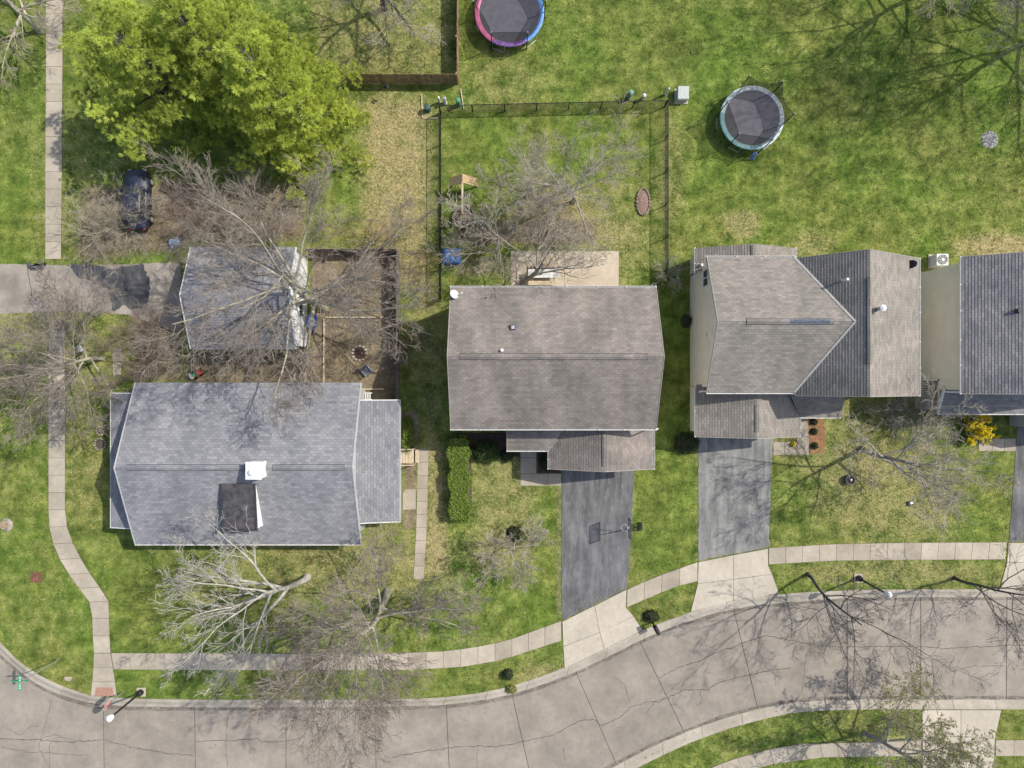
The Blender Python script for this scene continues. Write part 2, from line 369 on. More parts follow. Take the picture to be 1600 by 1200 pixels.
def yat(path, x):
    for (x1, y1), (x2, y2) in zip(path, path[1:]):
        if x1 <= x <= x2: return y1 + (y2 - y1) * (x - x1) / (x2 - x1)
def resample(path, n):
    p = np.array(path, dtype=float); d = np.r_[0, np.cumsum(np.hypot(*np.diff(p, axis=0).T))]
    t = np.linspace(0, d[-1], n); return np.stack([np.interp(t, d, p[:, 0]), np.interp(t, d, p[:, 1])], 1)
def poly_w(poly): return [G(x, y).to_2d() for x, y in poly]
def ragged(poly):
    q = resample(list(poly) + [poly[0]], 70)[:-1]; q += RNG.normal(0, 1.3, q.shape); return poly_w([tuple(p) for p in q])
def shrink(poly, g):
    """pull a small world polygon in by g metres toward its centroid"""
    c = Vector((sum(p[0] for p in poly) / len(poly), sum(p[1] for p in poly) / len(poly)))
    out = []
    for p in poly:
        d = Vector((p[0], p[1])) - c
        out.append((c.x + d.x - math.copysign(min(g, abs(d.x)), d.x), c.y + d.y - math.copysign(min(g, abs(d.y)), d.y)))
    return out
def struct(name, poly, m, z0, z1, label, excl=True):
    pw = poly_w(poly)
    if name == 'driveway':      # crumbled edges
        q = resample([tuple(p) for p in pw] + [tuple(pw[0])], 160)[:-1]; q += RNG.normal(0, 0.022, q.shape); pw = [tuple(p) for p in q]
    o = MB().prism(pw, z0, z1).build(name, m)
    tag(o, label, None, None, 'structure')
    if excl: EXCL.append(poly)
    return o
def slab_strip(name, a, b, label, m, step=27, z=0.03, joints=None):
    """sidewalk between two edges; every slab is a child piece"""
    L = np.hypot(*np.diff(np.array(a, float), axis=0).T).sum()
    n = max(1, int(round(L / step)))
    A = resample(a, n + 1); B = resample(b, n + 1)
    base = struct(name, [tuple(p) for p in resample(a, 4 * n + 1)] + [tuple(p) for p in resample(b, 4 * n + 1)][::-1], M['joint'], -0.08, z - 0.014, label)
    for i in range(n):
        q = shrink(poly_w([A[i], A[i + 1], B[i + 1], B[i]]), 0.012)
        dz = random.uniform(-0.004, 0.004)
        MB().prism(q, -0.05, z + dz).build('slab', m, base)
    return base

# ground sheet: fine in the view, coarse to the horizon, dropped under the roadway
def zone(px, py):
    straw = np.full(px.shape, 0.10); soil = np.zeros(px.shape); leaf = np.zeros(px.shape)
    def blob(arr, x, y, rx, ry, s, p=2.0):
        d = (((px - x) / rx) ** 2 + ((py - y) / ry) ** 2); arr += s * np.exp(-d ** p)
    def rect(arr, x0, y0, x1, y1, s, f=14.0):
        k = np.clip((px - x0) / f, 0, 1) * np.clip((x1 - px) / f, 0, 1) * np.clip((py - y0) / f, 0, 1) * np.clip((y1 - py) / f, 0, 1)
        arr += s * k
    rect(straw, 545, 130, 690, 470, 0.62, 40); rect(straw, 640, 430, 700, 720, 0.25, 20)
    rect(straw, 480, -20, 720, 125, 0.28, 20); rect(straw, 660, 690, 705, 900, 0.5, 14); rect(straw, 720, 690, 850, 900, 0.34, 30)
    blob(straw, 790, 130, 80, 40, 0.18); blob(straw, 1160, 350, 30, 25, 0.55); blob(straw, 870, 330, 60, 40, 0.45); blob(straw, 900, 330, 130, 70, 0.2)
    blob(straw, 1560, 385, 70, 22, 0.7); blob(straw, 1270, 385, 40, 30, 0.35); blob(straw, 1050, 270, 25, 90, 0.3)
    blob(straw, 1400, 780, 140, 70, 0.35); blob(straw, 1320, 700, 120, 60, 0.3); blob(straw, 1400, 895, 170, 22, 0.35); blob(straw, 850, 1055, 45, 22, 0.4)
    blob(straw, 560, 880, 180, 70, 0.35); blob(straw, 100, 300, 60, 120, 0.15); blob(straw, 130, 720, 40, 90, 0.2); blob(straw, 60, 560, 120, 120, 0.3)
    blob(straw, 320, 900, 60, 40, 0.2); blob(straw, 1420, 1150, 120, 40, 0.2); blob(straw, 1290, 620, 60, 30, 0.4); blob(straw, 960, 390, 60, 60, 0.3)
    rect(straw, 700, 180, 1030, 290, -0.22, 30); rect(straw, 985, 720, 1090, 900, -0.18, 12); blob(straw, 1020, 600, 60, 140, -0.3); blob(straw, 1200, 120, 420, 260, -0.10)
    blob(straw, 200, 980, 60, 120, -0.12); blob(straw, 850, 920, 40, 80, -0.15); blob(straw, 1540, 790, 40, 60, -0.2); blob(straw, 20, 330, 40, 80, -0.2)
    for x, y in ((780, 480), (640, 520), (700, 610)): blob(soil, x, y, 1, 1, 0)
    rect(soil, 484, 392, 622, 640, 1.0, 6); rect(soil, 290, 545, 490, 610, 0.95, 8)
    rect(soil, 250, 270, 490, 392, 0.85, 30); rect(soil, 105, 270, 290, 415, 0.75, 30); rect(soil, 190, 470, 300, 612, 0.8, 25)
    rect(soil, 690, 340, 940, 396, 0.62, 22); rect(soil, 692, 380, 800, 452, 0.55, 25); rect(soil, 1325, 612, 1470, 660, 0.55, 18)
    blob(soil, 1450, 700, 45, 18, 0.5); rect(soil, 626, 640, 655, 830, 0.75, 6); rect(soil, 620, 480, 705, 700, 0.28, 20)
    blob(soil, 60, 560, 90, 90, 0.3); rect(soil, 702, 672, 800, 722, 0.6, 10); blob(soil, 1040, 690, 35, 25, 0.3)
    blob(leaf, 545, 365, 95, 38, 0.55, 1.0); rect(leaf, 240, 290, 490, 392, 0.3, 40); rect(soil, 868, 742, 880, 966, 0.75, 5); rect(soil, 982, 742, 994, 900, 0.5, 5); rect(soil, 1084, 700, 1094, 872, 0.5, 4); rect(soil, 1200, 715, 1210, 850, 0.45, 4); blob(soil, 560, 362, 80, 30, 0.35, 1.0); blob(soil, 130, 440, 90, 60, 0.3); blob(leaf, 640, 300, 60, 160, 0.25); rect(leaf, 640, 380, 700, 500, 0.45, 20)
    rect(leaf, 490, 395, 620, 600, 0.3, 15); blob(soil, 850, 335, 120, 45, 0.42); blob(leaf, 840, 350, 130, 50, 0.3); blob(leaf, 800, 165, 140, 14, 0.5); rect(leaf, 190, 470, 300, 600, 0.3, 20)
    return np.clip(straw, -0.4, 1.2), np.clip(soil, 0, 1), np.clip(leaf, 0, 1)

def axis(lo, hi, st, far):
    core = np.arange(lo, hi + 1e-6, st); out = []
    d = st
    x = hi
    while x < far: d *= 1.6; x += d; out.append(x)
    out = np.array(out); return np.concatenate([(lo + hi - out)[::-1], core, out])
xs = axis(-42, 42, 0.25, 520); ys = axis(-34, 34, 0.25, 520)
GX, GY = np.meshgrid(xs, ys); nx, ny = len(xs), len(ys)
PX = (GX * PXM + 800).ravel(); PY = (600 - GY * PXM).ravel()
inroad = in_poly(PX, PY, ROADMID)
und = 0.0
Zg = np.where(inroad, -0.32, -0.004)
idx = np.arange(nx * ny).reshape(ny, nx)
F = np.stack([idx[:-1, :-1].ravel(), idx[:-1, 1:].ravel(), idx[1:, 1:].ravel(), idx[1:, :-1].ravel()], 1)
gm = np_mesh('ground', np.stack([GX.ravel(), GY.ravel(), Zg], 1), F)
st_, so_, le_ = zone(PX, PY)
vattr(gm, 'straw', st_); vattr(gm, 'soil', so_); vattr(gm, 'leaf', le_)
ground = tag(link('ground', gm, M['lawn']), 'green and straw coloured lawn ground around the houses', None, None, 'structure')

# road: slabs between transverse joints, cracks, rolled kerbs
road = MB().prism(poly_w(ROAD_POLY), -0.30, Z_ROAD - 0.02).build('road', M['joint'])
tag(road, 'pale concrete residential street curving across the bottom', None, None, 'structure')
J = [(-255, -255), (160, 163), (303, 306), (446, 446), (585, 590), (697, 706), (800, 838), (900, 964), (1000, 1070), (1147, 1185), (1325, 1325), (1440, 1440), (1575, 1574), (1790, 1790)]
for (n0, s0), (n1, s1) in zip(J, J[1:]):
    top = [(n0 + .5, yat(ROAD_N, n0))] + [p for p in ROAD_N if n0 < p[0] < n1] + [(n1 - .5, yat(ROAD_N, n1))]
    bot = [(s0 + .5, yat(ROAD_S, s0))] + [p for p in ROAD_S if s0 < p[0] < s1] + [(s1 - .5, yat(ROAD_S, s1))]
    MB().prism(poly_w(top + bot[::-1]), -0.28, Z_ROAD).build('road_slab', M['road'], road)
CR = [[(-60, 1150), (0, 1155), (25, 1157), (62, 1157), (100, 1161), (117, 1160), (160, 1157), (212, 1170), (250, 1177), (302, 1182)], [(305, 1160), (400, 1156), (410, 1160), (445, 1160), (475, 1152)],
      [(612, 1185), (650, 1177), (697, 1170), (725, 1167), (775, 1168), (812, 1161), (862, 1150), (907, 1127), (929, 1126), (942, 1135), (972, 1120), (987, 1106), (1015, 1097), (1032, 1097), (1070, 1079), (1105, 1079), (1125, 1067), (1200, 1049), (1238, 1044)],
      [(1030, 1060), (1057, 1045), (1092, 1034), (1135, 1015), (1195, 994), (1237, 1002), (1275, 1009), (1320, 1012), (1440, 1011), (1475, 1014), (1575, 1009), (1640, 1010)],
      [(1365, 1015), (1370, 1040), (1378, 1058), (1384, 1078), (1388, 1090)], [(1262, 1020), (1258, 1050), (1254, 1082)], [(1384, 1063), (1410, 1062), (1436, 1062)], [(1490, 1050), (1520, 1042), (1570, 1041)],
      [(80, 1095), (72, 1120), (68, 1140), (58, 1170), (76, 1200)], [(10, 1140), (30, 1150), (45, 1136), (60, 1135)], [(0, 1168), (18, 1172), (40, 1176), (70, 1177), (140, 1182)], [(60, 1157), (80, 1150), (110, 1156)], [(78, 1160), (75, 1190), (80, 1215)],
      [(960, 1058), (978, 1072), (984, 1098)], [(1095, 1080), (1098, 1095), (1088, 1104)], [(355, 1120), (352, 1160), (354, 1200)], [(492, 1130), (500, 1160), (496, 1205)], [(1022, 1100), (1008, 1118)], [(1497, 1020), (1485, 1042)], [(746, 1170), (744, 1200)], [(880, 1170), (884, 1190)]]
def ribbon(path, w, z, jit=1.2, step=5):
    L = np.hypot(*np.diff(np.array(path, float), axis=0).T).sum(); n = max(3, int(L / step))
    p = resample(path, n); p[1:-1] += RNG.normal(0, jit, (n - 2, 2)) * 0.6
    W = np.array([G(x, y).to_2d() for x, y in p]); t = np.gradient(W, axis=0); t /= np.linalg.norm(t, axis=1)[:, None] + 1e-9
    nn = np.stack([-t[:, 1], t[:, 0]], 1); ww = w * RNG.uniform(0.6, 1.25, n)[:, None] / 2
    v = np.concatenate([W + nn * ww, W - nn * ww]); v = np.c_[v, np.full(2 * n, z)]
    i = np.arange(n - 1); return v, np.stack([i, i + n, i + n + 1, i + 1], 1)
for k, c in enumerate(CR):
    v, f = ribbon(c, 0.042 if k < 4 else 0.026, Z_ROAD + 0.004)
    link('crack', np_mesh('crack', v, f), M['crack'], road)

GD = bpy.data.materials.new('gutter_grit'); nt, bs = nodes_of(GD); bs.inputs['Base Color'].default_value = (0.10, 0.085, 0.065, 1); bs.inputs['Roughness'].default_value = 0.95
g_ = N(nt, 'ShaderNodeNewGeometry'); nt.links.new(math_(nt, 'MULTIPLY', ramp(nt, noise(nt, g_.outputs['Position'], 3.0, 6, 0.75), 0.38, 0.7), 0.7), bs.inputs['Alpha'])
for pth, dy_ in ((ROAD_N, 3), (ROAD_S, -3)):
    v, f = ribbon([(x, y + dy_) for x, y in pth], 0.26, Z_ROAD + 0.0055, 0.3, 14); link('gutter_grit', np_mesh('gutter_grit', v, f), GD, road)
def curb(name, back, front, label):
    n = int(np.hypot(*np.diff(np.array(back, float), axis=0).T).sum() / 22)
    A = resample(back, n + 1); B = resample(front, n + 1)
    root = None
    prof = [(0, -0.3), (0, 0.035), (0.32, 0.03), (0.55, -0.04), (0.72, -0.085), (1.0, Z_ROAD - 0.004), (1.0, -0.3)]
    for i in range(0, n, 3):
        j = min(i + 3, n); mb = MB(); vs_ = []
        ii = list(range(i, j + 1))
        for q, k in enumerate(ii):
            a = G(*A[k]); b = G(*B[k])
            if q == 0: a2 = G(*A[k + 1]); b2 = G(*B[k + 1]); a = a + (a2 - a) * 0.012; b = b + (b2 - b) * 0.012
            if q == len(ii) - 1: a2 = G(*A[k - 1]); b2 = G(*B[k - 1]); a = a + (a2 - a) * 0.012; b = b + (b2 - b) * 0.012
            for fr, z in prof:
                p = a.lerp(b, fr); vs_.append((p.x, p.y, z))
        m = len(prof); fs = []
        for q in range(len(ii) - 1):
            for k in range(m - 1): fs.append((q * m + k, q * m + k + 1, (q + 1) * m + k + 1, (q + 1) * m + k))
        fs += [tuple(range(m)), tuple(range((len(ii) - 1) * m, len(ii) * m))]
        mb.add(vs_, fs)
        if root is None:
            root = mb.build(name, M['curb']); tag(root, label, None, None, 'structure')
        else: mb.build('curb_segment', M['curb'], root)
curb('kerb', CURB_N, ROAD_N, 'rolled concrete kerb along the north side of the street')
curb('kerb', CURB_S, ROAD_S, 'rolled concrete kerb along the south side of the street')

# sidewalks, drives, paths
slab_strip('sidewalk', [(72, -60), (72, 100), (71, 250), (71, 405)], [(98, -60), (98, 100), (97, 250), (96, 405)], 'straight concrete sidewalk running up the left edge', M['walk'])
slab_strip('sidewalk', [(76, 500), (76, 650), (76, 800), (78, 832), (86, 858), (98, 882), (112, 903), (144, 946), (145, 990), (147, 1020)],
           [(102, 500), (102, 650), (102, 795), (104, 820), (112, 845), (124, 868), (140, 895), (170, 937), (171, 985), (173, 1020)], 'curving concrete sidewalk left of the blue grey house', M['walk'])
slab_strip('corner_ramp', [(147, 1020.5), (146, 1050), (142, 1087)], [(173, 1020.5), (178, 1050), (183, 1087)], 'flared concrete corner ramp by the stop sign', M['walk'], 24)
pad = MB().prism(poly_w([(150, 1074), (176, 1074), (178, 1087), (149, 1088)]), 0.0, 0.042).build('warning_pad', mat('brick_red_pad', (0.36, 0.20, 0.14), 0.9, 0.15, 8), None)
tag(pad, 'brick red tactile pad at the foot of the corner ramp', 'tactile pad')
slab_strip('sidewalk', [(174, 1020), (400, 1021), (600, 1021), (700, 1017), (760, 1008), (800, 998), (877, 970)], [(178, 1046), (400, 1047), (640, 1047), (720, 1042), (770, 1034), (800, 1026), (877, 1001)], 'concrete sidewalk in front of the blue grey house', M['walk'])
slab_strip('sidewalk', [(980, 921), (1022, 902), (1090, 878)], [(979, 949), (1053, 917), (1090, 908)], 'short concrete sidewalk between the two driveways', M['walk'])
slab_strip('sidewalk', [(1201, 856), (1300, 850), (1400, 848), (1573, 847)], [(1201, 882), (1300, 876), (1400, 875), (1570, 874)], 'concrete sidewalk in front of the right hand lawn', M['walk'])
slab_strip('sidewalk', [(1080, 1216), (1112, 1198), (1155, 1183), (1200, 1171), (1250, 1162), (1375, 1159), (1439, 1157)], [(1090, 1238), (1122, 1222), (1165, 1206), (1205, 1194), (1287, 1183), (1375, 1182), (1439, 1181)], 'concrete sidewalk south of the street', M['walk'])
slab_strip('sidewalk', [(1555, 1156), (1700, 1156)], [(1555, 1181), (1700, 1181)], 'concrete sidewalk at the lower right corner', M['walk'])

def pieces(name, polys, m, label, z=0.032):
    b = None
    root = MB()
    for p in polys: root.prism(poly_w(p), -0.08, z - 0.016); EXCL.append(p)
    b = root.build(name, M['joint']); tag(b, label, None, None, 'structure')
    for p in polys: MB().prism(shrink(poly_w(p), 0.013), -0.05, z).build('slab', m, b)
    return b
pieces('driveway_apron', [[(878.5, 971), (929, 946), (937, 988), (880, 1010)], [(929, 946), (979, 921), (978, 949), (990, 963), (937, 988)], [(880, 1010), (937, 988), (944, 1014), (882, 1044)], [(937, 988), (990, 963), (1004, 984), (944, 1014)]], M['apron'], 'flared concrete apron of the middle driveway', 0.04)
pieces('driveway_apron', [[(1091, 878), (1146, 867), (1146, 905), (1090, 912)], [(1146, 867), (1200, 857), (1200, 884), (1206, 897), (1146, 905)], [(1090, 912), (1146, 905), (1146, 938), (1079, 956)], [(1146, 905), (1206, 897), (1217, 927), (1146, 938)]], M['apron'], 'flared concrete apron of the right driveway', 0.04)
pieces('driveway_apron', [[(1575, 848), (1640, 848), (1640, 880), (1573, 878)], [(1573, 878), (1640, 880), (1640, 919), (1562, 919)]], M['apron'], 'concrete driveway apron at the right edge', 0.04)
pieces('driveway_apron', [[(1440.5, 1109), (1501, 1109), (1501, 1150), (1441, 1150)], [(1501, 1109), (1564, 1109), (1554, 1154), (1501, 1150)], [(1441, 1150), (1501, 1150), (1501, 1190), (1441, 1190)], [(1501, 1150), (1554, 1154), (1553, 1190), (1501, 1190)], [(1441, 1190), (1501, 1190), (1501, 1230), (1441, 1230)], [(1501, 1190), (1553, 1190), (1553, 1230), (1501, 1230)]], M['apron'], 'concrete driveway south of the street', 0.04)
struct('driveway', [(878, 700), (991, 700), (990, 760), (985, 850), (980, 919), (930, 944), (878, 969)], M['asphaltB'], -0.06, 0.022, 'dark blue grey asphalt driveway of the middle house')
struct('driveway', [(1091, 660), (1210, 660), (1207, 700), (1203, 800), (1201, 855), (1146, 865), (1091, 876)], M['asphaltC'], -0.06, 0.022, 'worn grey asphalt driveway of the right house')
struct('driveway', [(1590, 660), (1720, 660), (1720, 846), (1576, 846), (1583, 760)], M['asphaltB'], -0.06, 0.022, 'asphalt driveway strip at the right edge')
wd = struct('driveway', [(-120, 412), (60, 413), (110, 415), (282, 410), (284, 520), (200, 492), (100, 486), (-120, 496)], M['old_drive'], -0.06, 0.02, 'cracked concrete driveway leading left from the detached garage')
MB().prism(ragged([(104, 414), (128, 411), (176, 420), (222, 412), (236, 440), (231, 474), (208, 484), (196, 478), (176, 486), (170, 452), (140, 440), (118, 428)]), 0.0, 0.026).build('asphalt_patch', M['asphaltW'], wd)
MB().prism(ragged([(40, 412), (74, 413), (66, 422), (48, 424)]), 0.0, 0.026).build('asphalt_patch', M['asphaltW'], wd)
for c in ([(43, 418), (46, 436), (50, 455), (48, 470)], [(176, 424), (174, 450), (180, 466), (200, 470)]):
    v, f = ribbon(c, 0.05, 0.031); link('crack', np_mesh('crack', v, f), M['crack'], wd)
slab_strip('garden_path', [(653, 702), (652, 740), (651, 800), (649, 850), (646, 905)], [(670, 702), (669, 740), (668, 800), (666, 850), (662, 905)], 'narrow concrete path beside the blue grey house', M['walk'], 21, 0.02)
pieces('path_landing', [[(629, 770), (634, 764), (650, 764), (650, 796), (629, 797)]], M['walk'], 'small worn concrete landing joining the side path', 0.02)
pieces('front_walk', [[(813, 690), (838, 690), (838, 715), (813, 715)], [(813, 715), (838, 715), (838, 740), (813, 740)], [(813, 740), (856, 740), (856, 759), (813, 759)], [(856, 740), (877, 740), (877, 759), (856, 759)]], M['walk'], 'L shaped front walk of the middle house', 0.026)
pieces('front_walk', [[(1208, 690), (1226, 690), (1226, 711), (1208, 711)], [(1226, 690), (1245, 690), (1245, 711), (1226, 711)], [(1245, 682), (1264, 682), (1264, 711), (1245, 711)], [(1245, 650), (1264, 650), (1264, 682), (1245, 682)]], M['walk'], 'front walk by the red mulch bed', 0.026)
pieces('front_walk', [[(1529, 670), (1550, 670), (1550, 705), (1529, 705)], [(1550, 685), (1569, 685), (1569, 705), (1550, 705)], [(1569, 685), (1587, 685), (1587, 705), (1569, 705)]], M['walk'], 'front walk beside the yellow blooming shrub', 0.026)
pieces('patio', [[(798, 392), (882, 392), (882, 460), (798, 460)], [(882, 392), (967, 392), (967, 460), (882, 460)]], M['patio'], 'pale concrete patio behind the middle house', 0.03)
pieces('stepping_slabs', [[(176, 545), (192, 544), (192, 564), (176, 565)], [(176, 567), (191, 566), (190, 586), (177, 587)]], M['walk'], 'two pale stepping slabs left of the thicket', 0.03)
pieces('stepping_slabs', [[(452, 574), (463, 572), (464, 592), (451, 596)]], M['walk'], 'single stepping slab behind the detached garage', 0.03)
def bed(poly, m, label, z=0.03): return struct('mulch_bed', poly, m, -0.05, z, label)
bed([(1262, 652), (1286, 652), (1290, 680), (1287, 707), (1265, 709)], M['mulch_red'], 'rusty red mulch bed by the porch')
bed([(840, 704), (876, 704), (876, 739), (840, 739)], M['mulch'], 'dark planting bed in the corner of the front walk')
bed([(702, 684), (706, 676), (812, 676), (812, 714), (775, 712), (735, 700)], M['mulch'], 'dark mulch bed under the front of the middle house')
bed([(704, 700), (736, 700), (738, 800), (722, 812), (706, 808)], M['mulch_grey'], 'mulch strip under the long hedge')

# ------------------------------------------------------------------ houses
def shingles(parent, m, quads, name='shingles', row=0.17, lift=0.018):
    """courses of overlapping shingles laid on roof planes; quads = (eave0, eave1, ridge1, ridge0)"""
    V = []; Fc = []; UV = []
    for e0, e1, r1, r0 in quads:
        e0, e1, r1, r0 = map(Vector, (e0, e1, r1, r0))
        ed = (e1 - e0) if (e1 - e0).length > 0.02 else (r1 - r0)
        ud = ed.normalized(); nrm = ud.cross((r0 + r1) / 2 - (e0 + e1) / 2).normalized()
        if nrm.z < 0: nrm = -nrm
        vd = nrm.cross(ud); 
        if vd.z < 0: vd = -vd
        L = ((r0 + r1) / 2 - (e0 + e1) / 2).dot(vd); n = max(2, int(round(L / row)))
        for i in range(n):
            t0 = i / n; t1 = (i + 1) / n
            a = e0.lerp(r0, t0) + nrm * (lift * 1.5); b = e1.lerp(r1, t0) + nrm * (lift * 1.5)
            c = e1.lerp(r1, t1) + nrm * (lift * 0.45); d = e0.lerp(r0, t1) + nrm * (lift * 0.45)
            a0 = e0.lerp(r0, t0) + nrm * 0.002; b0 = e1.lerp(r1, t0) + nrm * 0.002
            k = len(V); V += [a0, b0, a, b, c, d]
            Fc += [(k, k + 1, k + 3, k + 2), (k + 2, k + 3, k + 4, k + 5)]
            uo = ud.dot(e0)
            v0 = i * row; v1 = (i + 1) * row
            u = [p.dot(ud) for p in (a0, b0, a, b, c, d)]
            UV += [(u[0], v0), (u[1], v0), (u[3], v0 + 0.001), (u[2], v0 + 0.001), (u[2], v0 + 0.001), (u[3], v0 + 0.001), (u[4], v1 - 0.001), (u[5], v1 - 0.001)]
    me = bpy.data.meshes.new(name); me.from_pydata([tuple(p) for p in V], [], Fc); me.update()
    ul = me.uv_layers.new(name='UVMap'); ul.data.foreach_set('uv', [c for uv in UV for c in uv])
    o = link(name, me, m, parent); tag(o, kind='stuff'); return o

def deck(parent, quads, m, t=0.14, name='roof'):
    mb = MB()
    for q in quads:
        q = [Vector(p) for p in q]; 
        if (q[0] - q[1]).length < 0.02: q = [q[0], q[2], q[3]]
        n = len(q); low = [p - Vector((0, 0, t)) for p in q]
        mb.add(q + low, [tuple(range(n)), tuple(range(2 * n - 1, n - 1, -1))] + [(i, n + i, n + (i + 1) % n, (i + 1) % n) for i in range(n)])
    return mb.build(name, m, parent)
def gable_ew(x0, x1, ys, yn, he, hr):
    ym = (ys + yn) / 2
    return [((x0, ys, he), (x1, ys, he), (x1, ym, hr), (x0, ym, hr)), ((x1, yn, he), (x0, yn, he), (x0, ym, hr), (x1, ym, hr))]
def gable_ns(x0, x1, ys, yn, he, hr, xm=None):
    xm = (x0 + x1) / 2 if xm is None else xm
    return [((x0, yn, he), (x0, ys, he), (xm, ys, hr), (xm, yn, hr)), ((x1, ys, he), (x1, yn, he), (xm, yn, hr), (xm, ys, hr))]
def walls(parent, m, x0, x1, ys, yn, he, hr=None, axis_='ew', name='wall', z0=-0.1, mid=None):
    """closed body with gable ends"""
    mb = MB()
    if hr is None: mb.prism([(x0, ys), (x1, ys), (x1, yn), (x0, yn)], z0, he)
    elif axis_ == 'ew':
        ym = (ys + yn) / 2 if mid is None else mid
        p = [(ys, z0), (yn, z0), (yn, he), (ym, hr), (ys, he)]
        mb.add([(x0, a, b) for a, b in p] + [(x1, a, b) for a, b in p], [(4, 3, 2, 1, 0), (5, 6, 7, 8, 9)] + [(i, (i + 1) % 5, 5 + (i + 1) % 5, 5 + i) for i in range(5)])
    else:
        xm = (x0 + x1) / 2 if mid is None else mid
        p = [(x0, z0), (x1, z0), (x1, he), (xm, hr), (x0, he)]
        mb.add([(a, ys, b) for a, b in p] + [(a, yn, b) for a, b in p], [(0, 1, 2, 3, 4), (9, 8, 7, 6, 5)] + [(i, (i + 1) % 5, 5 + (i + 1) % 5, 5 + i) for i in range(5)])
    return mb.build(name, m, parent)
def gutter(parent, a, b, out, m=None, r=0.075):
    """open trough along an eave with strap brackets"""
    a = Vector(a); b = Vector(b); out = Vector(out); d = (b - a); L = d.length; d.normalize()
    mb = MB(); w = 0.10
    prof = [(0.0, 0.0), (0.0, -0.11), (w, -0.12), (w, 0.005), (w - 0.014, 0.005), (w - 0.014, -0.105), (0.012, -0.1), (0.012, 0.0)]
    vs_ = [p + out * u + Vector((0, 0, v)) for p in (a, b) for u, v in prof]
    k = len(prof); mb.add(vs_, [(i, (i + 1) % k, k + (i + 1) % k, k + i) for i in range(k)] + [tuple(range(k)), tuple(range(2 * k - 1, k - 1, -1))])
    g = mb.build('gutter', m or M['white'], parent)
    n = max(2, int(L / 1.7)); bm_ = MB().box((0, 0, 0), (0.05 + abs(out.x) * 0.06, 0.05 + abs(out.y) * 0.06, 0.012)).mesh('bracket')
    for i in range(n + 1):
        c = a + d * (L * (i + 0.3 * math.sin(i * 3.1)) / n if 0 < i < n else L * i / n) + out * (w / 2) + Vector((0, 0, 0.008))
        link('bracket', bm_, m or M['white'], g, c)
    return g
def downspout(parent, x, y, z0, z1, dx=0, dy=0, m=None):
    MB().tube([(x, y, z1), (x + dx, y + dy, z1 - 0.35), (x + dx, y + dy, z0 + 0.15), (x + dx * 0.3, y + dy * 0.3, z0 + 0.05)], 0.05, 6).build('downspout', m or M['white'], parent)
def rake(parent, pts, m, w=0.05, h=0.16, name='rake_board'):
    pts = [Vector(p) for p in pts]
    for a, b in zip(pts, pts[1:]):
        mb = MB(); d = (b - a).normalized(); s = d.cross(Vector((0, 0, 1))).normalized() * w; up = Vector((0, 0, 0.045)); dn = Vector((0, 0, -h))
        q = [a - s + up, a + s + up, b + s + up, b - s + up, a - s + dn, a + s + dn, b + s + dn, b - s + dn]
        mb.add(q, [(0, 1, 2, 3), (7, 6, 5, 4), (0, 4, 5, 1), (1, 5, 6, 2), (2, 6, 7, 3), (3, 7, 4, 0)]); mb.build(name, m, parent)
def ridge_vent(parent, a, b, m, w=0.17, h=0.07, slope=0.5):
    """vent cap straddling the ridge, raised on dark baffles"""
    a = Vector(a); b = Vector(b); d = (b - a).normalized(); s = d.cross(Vector((0, 0, 1))).normalized()
    def cap(z0, z1, ww, e):
        aa = a - d * e; bb = b + d * e
        q = []
        for p in (aa, bb):
            q += [p - s * ww + Vector((0, 0, z0 - ww * slope)), p + Vector((0, 0, z0)), p + s * ww + Vector((0, 0, z0 - ww * slope)), p + s * ww + Vector((0, 0, z1 - ww * slope)), p + Vector((0, 0, z1)), p - s * ww + Vector((0, 0, z1 - ww * slope))]
        return MB().add(q, [(i, (i + 1) % 6, 6 + (i + 1) % 6, 6 + i) for i in range(6)] + [(5, 4, 3, 2, 1, 0), (6, 7, 8, 9, 10, 11)])
    v = cap(0.0, h * 0.7, w + 0.03, 0.02).build('vent_baffle', M['dark_trim'], parent)
    c = cap(h * 0.7, h, w, 0.0)
    o = c.build('ridge_vent', m, parent)
    me = o.data; ul = me.uv_layers.new(name='UVMap')
    for l in me.loops:
        p = me.vertices[l.vertex_index].co; ul.data[l.index].uv = ((p - a).dot(d), (p - a).dot(s) + 0.1)
    return o
def pipe(parent, px, py, z, h, r, m, name='vent_pipe', capm=None):
    x, y = gx(px, z + h), gy(py, z + h)
    o = MB().lathe([(r * 1.8, -0.12), (r * 1.5, 0.04), (r, 0.06), (r, h)], 12, (x, y, z)).build(name, m, parent, smooth=False)
    if capm: MB().lathe([(r * 1.3, h), (r * 1.5, h + 0.03), (r * 0.5, h + 0.1)], 12, (x, y, z)).build('pipe_cap', capm, o)
    return o
